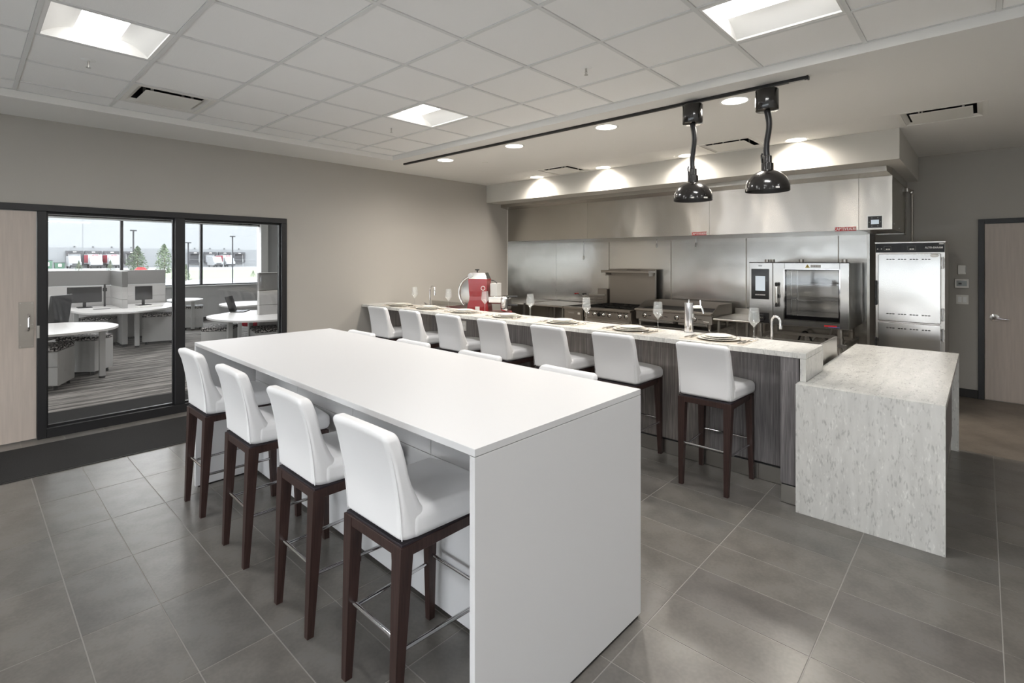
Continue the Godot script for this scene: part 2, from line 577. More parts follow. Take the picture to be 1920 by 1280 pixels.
# ---------------------------------------------------------------- ceiling
func build_ceiling():
	var c := thing("ceiling", "suspended ceiling of white square tiles framed by a lower plaster border", "ceiling", Vector3.ZERO, 0, "", "structure")
	var x0 := -4.6; var x1 := 4.25; var z0 := 0.03; var z1 := 6.9
	bx("plaster_border", c, M.gypsum, XL - 0.15, x0, YG, YG + 0.3, z0, ZF + 0.15, 0.002)
	bx("plaster_border", c, M.gypsum, XL - 0.15, XR + 0.15, YG, YG + 0.3, -1.80, z0, 0.002)
	bx("plaster_border", c, M.gypsum, XL - 0.15, XR + 0.15, YG, YG + 0.3, ZB - 0.15, -2.40, 0.002)
	var cuts := [XL - 0.15, -3.69, -3.09, -1.29, -0.69, 0.56, 1.16, XR + 0.15]      # openings for the air diffusers
	for i in range(0, 8, 2): bx("plaster_border", c, M.gypsum, cuts[i], cuts[i + 1], YG, YG + 0.3, -2.40, -1.80, 0.0)
	bx("plaster_border", c, M.gypsum, x1, XR + 0.15, YG, YG + 0.3, z0, ZF + 0.15, 0.002)
	bx("plaster_border", c, M.gypsum, x0, x1, YG, YG + 0.3, z1, ZF + 0.15, 0.002)
	bx("deck", c, M.gypsum, XL - 0.15, XR + 0.15, YG + 0.3, YG + 0.42, ZB - 0.15, ZF + 0.15, 0.0)
	# edge angle round the recess
	bx("edge_angle", c, M.tee, x0, x1, YT, YT + 0.003, z0, z0 + 0.02, 0.0)
	bx("edge_angle", c, M.tee, x0, x0 + 0.02, YT, YT + 0.003, z0, z1, 0.0)
	bx("edge_angle", c, M.tee, x1 - 0.02, x1, YT, YT + 0.003, z0, z1, 0.0)
	bx("edge_angle", c, M.tee, x0, x1, YT, YT + 0.003, z1 - 0.02, z1, 0.0)
	var xs := [x0]; var zs := [z0]
	for k in range(-8, 8):
		var x := -0.02 + 0.61 * k
		if x > x0 + 0.05 and x < x1 - 0.05: xs.append(x)
	xs.append(x1)
	for k in range(-4, 9):
		var z := 2.402 + 0.61 * k
		if z > z0 + 0.1 and z < z1 - 0.05: zs.append(z)
	zs.append(z1)
	for x in xs.slice(1, -1): bx("tee_bar", c, M.tee, x - 0.012, x + 0.012, YT - 0.002, YT + 0.03, z0, z1, 0.0)
	for z in zs.slice(1, -1):
		for i in xs.size() - 1: bx("cross_tee", c, M.tee, xs[i] + 0.012, xs[i + 1] - 0.012, YT - 0.002, YT + 0.03, z - 0.012, z + 0.012, 0.0)
	var tile := B.new()
	tile.bb(-0.2925, 0.2925, 0.004, 0.02, -0.2925, 0.2925, 0.002)
	var tile_me := tile.mesh()
	tile_me.surface_set_material(0, M.ctile)
	for i in xs.size() - 1:
		for j in zs.size() - 1:
			var w: float = xs[i + 1] - xs[i]; var d: float = zs[j + 1] - zs[j]
			var mid := Vector3((xs[i] + xs[i + 1]) / 2, YT, (zs[j] + zs[j + 1]) / 2)
			if is_troffer(mid) or (absf(mid.x + 3.985) < 0.1 and absf(mid.z - 2.707) < 0.1): continue
			if absf(w - 0.61) < 0.001 and absf(d - 0.61) < 0.001:
				var o := MeshInstance3D.new()
				o.name = "ceiling_tile"
				o.mesh = tile_me
				c.add_child(o, true)
				o.position = mid
			else:
				bx("ceiling_tile", c, M.ctile, xs[i] + 0.012, xs[i + 1] - 0.012, YT + 0.004, YT + 0.02, zs[j] + 0.012, zs[j + 1] - 0.012, 0.002)
	var names := {"-2.8,3.3": "glowing square ceiling troffer above the glass screen and black mat", "-2.8,0.9": "glowing square ceiling troffer by the far end of the black lamp track", "0.3,0.9": "glowing square ceiling troffer above the heat lamp end of the bar"}
	for x in [-2.765, 0.285, 3.335]:
		for z in [0.877, 3.317, 5.757]:
			troffer(Vector3(x, YT, z), names.get("%.1f,%.1f" % [x, z], "glowing square ceiling troffer over the room beyond the picture"))
	# recessed round lights in the kitchen ceiling
	var row := ["next to the lamp track", "against the soffit"]
	var nth := ["nearest the beige wall", "second from the beige wall", "third from the beige wall", "fourth from the beige wall"]
	for i in 4:
		for j in 2:
			downlight(Vector3(-4.06 + 1.232 * i, YG, [-0.415, -2.285][j]), "round recessed ceiling light %s, %s" % [row[j], nth[i]])
	diffuser(Vector3(-3.985, YT, 2.707), 0.61, "square ceiling air diffuser set among white tiles above the glass screen")
	diffuser(Vector3(-3.39, YG, -2.10), 0.64, "square air diffuser in plaster ceiling between soffit lights near the beige wall")
	diffuser(Vector3(-0.99, YG, -2.10), 0.64, "square air diffuser in plaster ceiling behind the heat lamps")
	diffuser(Vector3(0.86, YG, -2.10), 0.64, "square air diffuser in plaster ceiling beyond the end of the soffit")
	var spr := B.new()
	spr.lathe([Vector2(0.0, -0.006), Vector2(0.03, -0.006), Vector2(0.042, 0.0), Vector2(0.0, 0.001)], 20)
	var body := B.new()
	body.cyl(Vector3(0, -0.03, 0), Vector3(0, -0.005, 0), 0.007, 8)
	body.bar(Vector3(-0.009, -0.03, 0), Vector3(-0.004, -0.05, 0), 0.003)
	body.bar(Vector3(0.009, -0.03, 0), Vector3(0.004, -0.05, 0), 0.003)
	var defl := B.new()
	defl.lathe([Vector2(0.0, -0.053), Vector2(0.014, -0.053), Vector2(0.014, -0.051), Vector2(0.0, -0.051)], 12)
	var src: Node3D = null
	for e in [[-3.375, 3.317, "sprinkler head in the tile beside the troffer above the glass screen"], [-3.375, 0.877, "sprinkler head in the tile beside the troffer near the lamp track's far end"], [-0.945, 0.877, "sprinkler head in the white tile between two lit troffers above the table"]]:
		var s: Node3D
		if src == null:
			s = thing("fire_sprinkler", e[2], "sprinkler", Vector3(e[0], YT + 0.004, e[1]), 0, "ceiling sprinklers")
			obj("rose", spr, M.white, s); obj("nozzle", body, M.steel_dark, s); obj("deflector", defl, M.steel, s)
			src = s
		else:
			s = src.duplicate()
			s.name = numbered("fire_sprinkler"); add_child(s)
			s.position = Vector3(e[0], YT + 0.004, e[1]); s.set_meta("label", e[2])
	for e in [[-1.25, -0.85, "flat white concealed sprinkler cover between the heat lamps and the soffit"], [-3.8, -0.89, "flat white concealed sprinkler cover near the beige wall"]]:
		var b := B.new()
		b.lathe([Vector2(0.0, -0.004), Vector2(0.038, -0.004), Vector2(0.04, 0.0)], 20)
		var o := obj("concealed_sprinkler", b, M.offwhite)
		o.position = Vector3(e[0], YG, e[1])
		tag(o, e[2], "sprinkler", "concealed sprinkler covers")

func is_troffer(p: Vector3) -> bool:
	for x in [-2.765, 0.285, 3.335]:
		for z in [0.877, 3.317, 5.757]:
			if absf(p.x - x) < 0.1 and absf(p.z - z) < 0.1: return true
	return false

func glow(col: Color, e: float) -> StandardMaterial3D:
	var m := mat(Color(0.9, 0.9, 0.9), 0.6)
	m.emission_enabled = true
	m.emission = col
	m.emission_energy_multiplier = e
	return m

func troffer(at: Vector3, label: String):
	if not M.has("lens"):
		M.lens = glow(Color(1.0, 0.995, 0.985), 4.5)
		M.troffer = mat(c3(236, 235, 232), 0.5)
	var t := thing("ceiling_troffer", label, "ceiling light", at, 0, "square ceiling troffers")
	var h := 0.293
	var f := B.new()
	for s in [-1.0, 1.0]:
		f.bb(-h, h, 0.0, 0.012, s * (h - 0.012) - 0.012, s * (h - 0.012) + 0.012, 0.001)
		f.bb(s * (h - 0.006) - 0.006, s * (h - 0.006) + 0.006, 0.0, 0.012, -h + 0.024, h - 0.024, 0.001)
	obj("frame", f, M.troffer, t)
	for s in [-1.0, 1.0]:
		var w := B.new()                                 # curved side reflector rising to the lens
		var pr := []
		for k in 7:
			var a := k / 6.0
			pr.append([lerpf(h - 0.024, 0.115, a), 0.012 + 0.075 * sin(a * PI * 0.5)])
		var nn := []
		for k in 7:
			var p0 = pr[maxi(k - 1, 0)]; var p1 = pr[mini(k + 1, 6)]
			nn.append(Vector3(0, p1[0] - p0[0], -s * (p1[1] - p0[1])).normalized())
		for k in 6:
			w.quad(Vector3(-h + 0.012, pr[k][1], s * pr[k][0]), Vector3(h - 0.012, pr[k][1], s * pr[k][0]), Vector3(h - 0.012, pr[k + 1][1], s * pr[k + 1][0]), Vector3(-h + 0.012, pr[k + 1][1], s * pr[k + 1][0]), nn[k], nn[k], nn[k + 1], nn[k + 1])
		obj("reflector", w, M.troffer, t)
		var e := B.new()
		e.bb(s * (h - 0.012), s * (h - 0.008), 0.012, 0.1, -h + 0.02, h - 0.02, 0.0)
		obj("end_plate", e, M.troffer, t)
	var l := B.new()
	var last := Vector2(-0.115, 0.088)
	for k in range(1, 9):
		var a := -1.0 + k / 4.0
		var nx := Vector2(0.115 * a, 0.088 - 0.03 * (1.0 - a * a))
		l.fq(Vector3(-h + 0.013, last.y, last.x), Vector3(h - 0.013, last.y, last.x), Vector3(h - 0.013, nx.y, nx.x), Vector3(-h + 0.013, nx.y, nx.x), Vector3.DOWN)
		last = nx
	obj("lens", l, M.lens, t, "glowing white lens strip")
	bx("back_box", t, M.troffer, -h, h, 0.1, 0.112, -h, h, 0.0)
	var a := AreaLight3D.new()
	a.name = "light"
	a.area_size = Vector2(0.55, 0.23)
	a.light_energy = TROFFER_ENERGY
	a.light_color = Color(1.0, 0.995, 0.99)
	a.shadow_enabled = true
	a.area_range = 20.0
	a.area_attenuation = 2.0
	a.rotation.x = -PI / 2
	a.position.y = -0.004
	t.add_child(a)

func downlight(at: Vector3, label: String):
	if not M.has("disc"): M.disc = glow(Color(1.0, 0.96, 0.9), 5.0)
	var t := thing("recessed_downlight", label, "ceiling light", at, 0, "round recessed lights in the kitchen ceiling")
	var r := B.new()
	r.lathe([Vector2(0.1, 0.002), Vector2(0.1, -0.003), Vector2(0.112, -0.005), Vector2(0.122, 0.0)], 28)
	obj("trim_ring", r, M.white, t)
	var d := B.new()
	d.lathe([Vector2(0.0, -0.0015), Vector2(0.1, -0.0015)], 28)
	obj("lens", d, M.disc, t, "glowing round lens")
	var s := SpotLight3D.new()
	s.name = "light"
	s.spot_angle = 84.0
	s.spot_angle_attenuation = 1.0
	s.light_energy = SPOT_ENERGY
	s.light_color = Color(1.0, 0.97, 0.93)
	s.light_size = 0.09
	s.spot_range = 15.0
	s.spot_attenuation = 2.0
	s.shadow_enabled = true
	s.rotation.x = -PI / 2
	s.position.y = -0.02
	t.add_child(s)

func diffuser(at: Vector3, w: float, label: String):
	var t := thing("air_diffuser", label, "air vent", at, 0, "square ceiling air diffusers")
	var h := w / 2 - 0.012
	var f := B.new()
	for s in [-1.0, 1.0]:
		f.bb(-h, h, -0.004, 0.004, s * (h - 0.018) - 0.018, s * (h - 0.018) + 0.018, 0.001)
		f.bb(s * (h - 0.018) - 0.018, s * (h - 0.018) + 0.018, -0.004, 0.004, -h + 0.036, h - 0.036, 0.001)
	obj("frame", f, M.offwhite, t)
	var n := B.new()                                     # sloping inner cone
	var a := h - 0.03; var b := h - 0.1
	for q in 4:
		var r := Basis(Vector3.UP, q * PI / 2)
		n.fq(r * Vector3(-a, 0, a), r * Vector3(a, 0, a), r * Vector3(b + 0.03, 0.02, b + 0.03), r * Vector3(-b - 0.03, 0.02, b + 0.03), Vector3(0, -1, 0))
	obj("cone", n, M.offwhite, t)
	var o := B.new()                                     # unpainted duct neck
	var e := b + 0.03
	for q in 4:
		var r := Basis(Vector3.UP, q * PI / 2)
		o.fq(r * Vector3(-e, 0.02, e), r * Vector3(e, 0.02, e), r * Vector3(e, 0.2, e), r * Vector3(-e, 0.2, e), r * Vector3(0, 0, -1))
	o.bb(-e, e, 0.2, 0.205, -e, e, 0.0)
	obj("duct", o, M.black_paint, t, "dark duct above the plate")
	var p := B.new()
	p.bb(-b - 0.005, b + 0.005, -0.010, -0.004, -b - 0.005, b + 0.005, 0.002)
	obj("plate", p, M.offwhite, t)
	var k := B.new()
	for sx in [-1.0, 1.0]:
		for sz in [-1.0, 1.0]: k.bb(sx * (b - 0.06) - 0.005, sx * (b - 0.06) + 0.005, -0.004, 0.1, sz * (b - 0.05) - 0.01, sz * (b - 0.05) + 0.01, 0.0)
	obj("hanger", k, M.offwhite, t)

# ---------------------------------------------------------------- walls
func build_walls():
	var w := thing("wall_left", "greige painted wall with the black-framed glass screen to the office", "wall", Vector3.ZERO, 0, "", "structure")
	bx("plaster", w, M.wall, XL - 0.15, XL, -0.2, YG + 0.3, ZB - 0.15, 1.127, 0.0)
	bx("plaster", w, M.wall, XL - 0.15, XL, 2.186, YG + 0.3, 1.127, 4.50, 0.0)
	bx("plaster", w, M.wall, XL - 0.15, XL, -0.2, YG + 0.3, 4.50, ZF + 0.15, 0.0)
	tag(bx("wall_back", null, M.wall, XL, XR + 0.15, -0.2, YG + 0.3, ZB - 0.15, ZB, 0.0), "greige painted wall behind the cooking line and the grey door", "wall", "", "structure")
	tag(bx("wall_right", null, M.white_paint, XR, XR + 0.15, -0.2, YG + 0.3, ZB, ZF + 0.15, 0.0), "white painted wall closing the room on the island side", "wall", "", "structure")
	# the daylight on every face turned to the viewer comes through a window wall behind the viewer
	var wf := thing("wall_front", "white painted wall facing the cooking line, round its window", "wall", Vector3.ZERO, 0, "", "structure")
	var wx0 := -5.1; var wx1 := 4.4; var wy0 := 0.5; var wy1 := 2.7
	bx("plaster", wf, M.white_paint, XL, wx0, -0.2, YG + 0.3, ZF, ZF + 0.15, 0.0)
	bx("plaster", wf, M.white_paint, wx1, XR, -0.2, YG + 0.3, ZF, ZF + 0.15, 0.0)
	bx("plaster", wf, M.white_paint, wx0, wx1, wy1, YG + 0.3, ZF, ZF + 0.15, 0.0)
	bx("plaster", wf, M.white_paint, wx0, wx1, -0.2, wy0, ZF, ZF + 0.15, 0.0)
	var wn := thing("window_3", "wide daylight window facing the cooking line, out of the picture", "window", Vector3.ZERO, 0, "", "structure")
	bx("head_rail", wn, M.black_paint, wx0, wx1, wy1 - 0.05, wy1, ZF + 0.04, ZF + 0.1, 0.002)
	bx("sill_rail", wn, M.black_paint, wx0, wx1, wy0, wy0 + 0.05, ZF + 0.04, ZF + 0.1, 0.002)
	for k in 5: bx("mullion", wn, M.black_paint, lerpf(wx0, wx1 - 0.05, k / 4.0), lerpf(wx0, wx1 - 0.05, k / 4.0) + 0.05, wy0 + 0.05, wy1 - 0.05, ZF + 0.04, ZF + 0.1, 0.002)
	for k in 4: bx("pane", wn, M.glass, lerpf(wx0, wx1 - 0.05, k / 4.0) + 0.05, lerpf(wx0, wx1 - 0.05, (k + 1) / 4.0), wy0 + 0.05, wy1 - 0.05, ZF + 0.067, ZF + 0.073, 0.0)
	for k in 4:
		var sh := thing("window_blind", "light grey roller shade half drawn on the window wall, out of the picture", "blind", Vector3.ZERO, 0, "half-drawn roller shades")
		bx("fabric", sh, M.shade, lerpf(wx0, wx1 - 0.05, k / 4.0) + 0.06, lerpf(wx0, wx1 - 0.05, (k + 1) / 4.0) - 0.01, 1.325, wy1 - 0.06, ZF + 0.02, ZF + 0.022, 0.0)
		bx("hem_bar", sh, M.white, lerpf(wx0, wx1 - 0.05, k / 4.0) + 0.06, lerpf(wx0, wx1 - 0.05, (k + 1) / 4.0) - 0.01, 1.30, 1.325, ZF + 0.016, ZF + 0.026, 0.002)
	tag(bx("ground_front", null, M.concrete, -14, 60, -0.5, -0.2, ZF + 0.15, 60, 0.0), "pale asphalt outside the window wall", "ground", "", "structure")
	# soffit over the hood
	var s := thing("wall_soffit", "greige boxed soffit above the steel hood", "soffit", Vector3.ZERO, 0, "", "structure")
	bx("plaster", s, M.soffit, XL, 0.529, 2.672, YG, ZB, -2.4, 0.002)
	# baseboards
	tag(bx("baseboard_back", null, M.base, 0.55, 1.092, 0.0, 0.1, ZB, ZB + 0.012, 0.002), "black rubber baseboard between the steel cabinet and the door", "baseboard", "", "structure")
	tag(bx("baseboard_left", null, M.base, XL, XL + 0.012, 0.0, 0.1, 0.07, 1.127, 0.002), "black rubber baseboard below the wall beside the glass screen", "baseboard", "", "structure")
	# glazed screen: frame, two panes and the door leaf
	var d := 0.08
	var fr := thing("window_1", "black metal glazing screen with two tall panes looking into the office", "window", Vector3.ZERO, 0, "", "structure")
	var fx0 := XL - 0.12; var fx1 := XL + 0.02
	bx("head", fr, M.black_paint, fx0, fx1, 2.125, 2.186, 1.127, 4.50, 0.003)
	bx("jamb", fr, M.black_paint, fx0, fx1, 0.0, 2.125, 1.127, 1.190, 0.003)
	bx("mullion", fr, M.black_paint, fx0, fx1, 0.09, 2.125, 2.243, 2.334, 0.003)
	bx("jamb", fr, M.black_paint, fx0, fx1, 0.0, 2.125, 3.368, 3.432, 0.003)
	bx("jamb", fr, M.black_paint, fx0, fx1, 0.0, 2.125, 4.43, 4.50, 0.003)
	bx("bottom_rail", fr, M.black_paint, fx0, fx1, 0.0, 0.09, 1.190, 3.368, 0.003)
	for z in [[1.190, 2.243], [2.334, 3.368]]:
		var b := B.new()                                 # glazing beads
		b.bb(XL - 0.07, XL - 0.03, 2.105, 2.125, z[0], z[1], 0.002)
		b.bb(XL - 0.07, XL - 0.03, 0.09, 0.11, z[0], z[1], 0.002)
		b.bb(XL - 0.07, XL - 0.03, 0.11, 2.105, z[0], z[0] + 0.014, 0.002)
		b.bb(XL - 0.07, XL - 0.03, 0.11, 2.105, z[1] - 0.014, z[1], 0.002)
		obj("glazing_bead", b, M.black_paint, fr)
		bx("pane", fr, M.glass, XL - 0.053, XL - 0.047, 0.1, 2.115, z[0] + 0.004, z[1] - 0.004, 0.0)
	bx("strike_plate", fr, M.steel, fx1 - 0.001, fx1 + 0.001, 0.945, 1.06, 3.418, 3.437, 0.0)
	var dr := thing("door_1", "pale taupe laminate door with a steel pull plate beside the glass screen", "door", Vector3.ZERO, 0, "", "structure")
	bx("leaf", dr, M.door_lam, XL - 0.05, XL - 0.002, 0.012, 2.12, 3.437, 4.425, 0.002)
	bx("push_plate", dr, M.steel_matte, XL - 0.002, XL + 0.001, 0.862, 1.285, 3.455, 3.558, 0.0005)
	var pull := B.new()
	var pts := []
	for k in 13:
		var a := k / 12.0
		pts.append(Vector3(XL + 0.002 + 0.045 * minf(1.0, 6.0 * minf(a, 1.0 - a)), 1.02 + 0.15 * a, 3.492))
	pull.tube(pts, 0.0085, 10)
	obj("pull_handle", pull, M.chrome, dr)
	var sc := B.new()
	for y in [0.875, 1.075, 1.272]:
		for z in [3.467, 3.546]: sc.bb(XL + 0.001, XL + 0.002, y - 0.004, y + 0.004, z - 0.004, z + 0.004, 0.0005)
	obj("screws", sc, M.steel_dark, dr)
	# back door
	var db := thing("door_2", "taupe laminate door with lever handle in a black frame beside the light switches", "door", Vector3.ZERO, 0, "", "structure")
	bx("jamb", db, M.black_paint, 1.092, 1.147, 0.0, 2.155, ZB, ZB + 0.03, 0.002)
	bx("jamb", db, M.black_paint, 2.10, 2.155, 0.0, 2.155, ZB, ZB + 0.03, 0.002)
	bx("head", db, M.black_paint, 1.147, 2.10, 2.10, 2.155, ZB, ZB + 0.03, 0.002)
	bx("leaf", db, M.door_lam, 1.151, 2.096, 0.01, 2.097, ZB + 0.001, ZB + 0.014, 0.002)
	var rose := B.new()
	rose.xf = Transform3D(Basis(Vector3.RIGHT, PI / 2), Vector3(1.235, 0.985, ZB + 0.014))
	rose.lathe([Vector2(0.045, 0.0), Vector2(0.043, 0.008), Vector2(0.02, 0.014), Vector2(0.012, 0.03), Vector2(0.0, 0.03)], 20)
	obj("rose", rose, M.chrome, db)
	var lev := B.new()
	lev.tube([Vector3(1.235, 0.985, ZB + 0.04), Vector3(1.235, 0.985, ZB + 0.055), Vector3(1.265, 0.982, ZB + 0.065), Vector3(1.34, 0.975, ZB + 0.062), Vector3(1.36, 0.972, ZB + 0.055)], [0.012, 0.012, 0.011, 0.01, 0.008], 10)
	obj("lever", lev, M.chrome, db)
	# entry mats on both sides of the screen
	var mt := B.new()
	mt.bb(-5.10, -4.23, 0.0, 0.009, 2.02, 5.1, 0.003)
	var ed := B.new()
	ed.bb(-4.23, -4.215, 0.0, 0.007, 2.02, 5.1, 0.002)
	var t := thing("entry_mat", "black ribbed runner mat on the tiles along the glass screen", "mat")
	obj("pile", mt, M.mat_black, t); obj("border", ed, M.base, t)
	var m2 := B.new()
	m2.bb(-6.30, -5.50, 0.0, 0.009, 0.9, 4.4, 0.003)
	tag(obj("entry_mat", m2, M.mat_black), "black mat on the carpet just inside the office glass", "mat")

# ---------------------------------------------------------------- white table
func build_table():
	var t := thing("communal_table", "long white laminate communal table with slab ends and a centre cabinet", "table", Vector3(-0.06, 0, 2.788), -0.014)
	var L := 3.061; var W := 1.052
	bx("top", t, M.white_lam, -L, 0, 1.0405, 1.066, -W, 0, 0.0015)
	bx("end_panel", t, M.white_lam, -0.026, 0, 0.012, 1.039, -W, 0, 0.0015)
	bx("end_panel", t, M.white_lam, -L, -L + 0.026, 0.012, 1.039, -W, 0, 0.0015)
	bx("foot_plinth", t, M.base, -0.022, -0.004, 0.0, 0.012, -W + 0.02, -0.02, 0.0)
	bx("foot_plinth", t, M.base, -L + 0.004, -L + 0.022, 0.0, 0.012, -W + 0.02, -0.02, 0.0)
	bx("carcass", t, M.white_lam, -L + 0.028, -0.028, 0.01, 1.04, -W + 0.43, -0.434, 0.0)
	bx("kickboard", t, M.base, -L + 0.03, -0.03, 0.0, 0.02, -W + 0.428, -0.432, 0.0)
	var xs := [-L + 0.028, -2.27, -1.52, -0.775, -0.028]
	for i in 4:
		for z in [[-0.434, -0.416], [-W + 0.412, -W + 0.43]]:
			bx("lower_panel", t, M.white_lam, xs[i] + 0.0015, xs[i + 1] - 0.0015, 0.02, 0.727, z[0], z[1], 0.001)
			bx("upper_panel", t, M.white_lam, xs[i] + 0.0015, xs[i + 1] - 0.0015, 0.730, 1.04, z[0], z[1], 0.001)
	var lev := B.new()
	lev.cyl(Vector3(-L + 0.013, 0.0, -0.1), Vector3(-L + 0.013, 0.012, -0.1), 0.012, 10)
	obj("leveller", lev, M.iron, t)

# ---------------------------------------------------------------- bar with raised top
func build_bar():
	var t := thing("bar_counter", "long bar counter with pale travertine-look top and grey oak front", "bar counter")
	bx("top", t, M.travertine, XL + 0.002, 0.265, 1.005, 1.042, -0.435, 0.064, 0.0015)
	bx("waterfall_end", t, M.travertine, 0.229, 0.265, 0.8525, 1.0045, -0.435, 0.064, 0.0015)
	bx("carcass", t, M.black_plastic, XL + 0.004, 0.10, 0.09, 1.004, -0.42, -0.247, 0.0)
	var n := 9
	var xs := []
	for i in n + 1: xs.append(lerpf(XL + 0.004, 0.106, i / float(n)))
	for i in n: bx("front_panel", t, M.oak[[0, 2, 1, 0, 1, 2, 0, 2, 1][i]], xs[i] + 0.0008, xs[i + 1] - 0.0008, 0.135, 1.004, -0.247, -0.228, 0.0008)
	bx("end_fin", t, M.oak[1], 0.107, 0.2215, 0.135, 1.004, -0.247, 0.060, 0.001)
	bx("fin_plinth", t, M.steel, 0.110, 0.2215, 0.004, 0.125, -0.247, 0.058, 0.001)
	bx("fin_gap", t, M.black_plastic, 0.113, 0.2215, 0.125, 0.135, -0.247, 0.054, 0.0)
	bx("plinth_gap", t, M.black_plastic, XL + 0.004, 0.106, 0.118, 0.135, -0.247, -0.237, 0.0)
	var ks := [XL + 0.004, -4.1, -2.9, -1.7, -0.547, -0.123, 0.108]
	for i in 6: bx("kick_plate", t, M.steel, ks[i] + 0.001, ks[i + 1] - 0.001, 0.003, 0.118, -0.247, -0.229, 0.0006)
	bx("plinth_base", t, M.black_plastic, XL + 0.004, 0.2, 0.0, 0.09, -0.40, -0.249, 0.0)
	var o := thing("power_outlet", "white double power outlet in the grey oak front of the bar", "outlet", Vector3(-3.478, 0.87, -0.228))
	bx("plate", o, M.offwhite, -0.036, 0.036, -0.058, 0.058, 0.0, 0.005, 0.002)
	for s in [-1.0, 1.0]:
		var b := B.new()
		b.xf = Transform3D(Basis(Vector3.RIGHT, PI / 2), Vector3(0, s * 0.022, 0.005))
		b.lathe([Vector2(0.017, 0), Vector2(0.016, 0.003), Vector2(0, 0.003)], 14)
		obj("socket", b, M.white, o)
	# steel worktop and splash on the kitchen side
	var w := thing("underbar_worktop", "stainless steel worktop on the kitchen side of the bar", "worktop")
	bx("top", w, M.steel, XL + 0.004, 0.19, 0.86, 0.9, -1.22, -0.437, 0.003)
	bx("end_splash", w, M.steel, 0.190, 0.1975, 0.80, 1.0, -1.30, -0.44, 0.002)
	bx("splash_lip", w, M.steel, 0.178, 0.19, 0.985, 1.0, -1.30, -0.44, 0.002)
	bx("end_panel", w, M.steel, 0.180, 0.19, 0.1, 0.86, -1.20, -0.45, 0.002)
	for x in [-5.2, -3.6, -1.9, 0.1]:
		var l := B.new()
		l.cyl(Vector3(x, 0.0, -1.15), Vector3(x, 0.86, -1.15), 0.02, 10)
		obj("leg", l, M.steel, w)
	bx("undershelf", w, M.steel, XL + 0.01, 0.17, 0.28, 0.3, -1.18, -0.44, 0.002)

# ---------------------------------------------------------------- island with waterfall slabs
func build_island():
	var t := thing("island_counter", "low island counter in pale travertine-look laminate with waterfall slabs", "island")
	bx("top", t, M.travertine, 0.2235, 0.982, 0.815, 0.851, -2.03, 0.1155, 0.0015)
	bx("front_slab", t, M.travertine, 0.2235, 0.982, 0.0, 0.851, 0.1165, 0.152, 0.0015)
	bx("rear_slab", t, M.travertine, 0.2235, 0.982, 0.0, 0.814, -2.03, -1.995, 0.0015)
	bx("carcass", t, M.black_plastic, 0.245, 0.915, 0.0, 0.814, -1.99, 0.10, 0.0)
	var zs := [-1.99, -1.29, -0.59, 0.112]
	for i in 3: bx("side_panel", t, M.oak[i], 0.917, 0.935, 0.135, 0.812, zs[i] + 0.001, zs[i + 1] - 0.001, 0.001)
	bx("kick_plate", t, M.steel, 0.917, 0.930, 0.003, 0.125, -1.99, 0.112, 0.001)
	for i in 3: bx("kitchen_panel", t, M.oak[(i + 1) % 3], 0.226, 0.243, 0.1, 0.812, zs[i] + 0.001, zs[i + 1] - 0.001, 0.001)

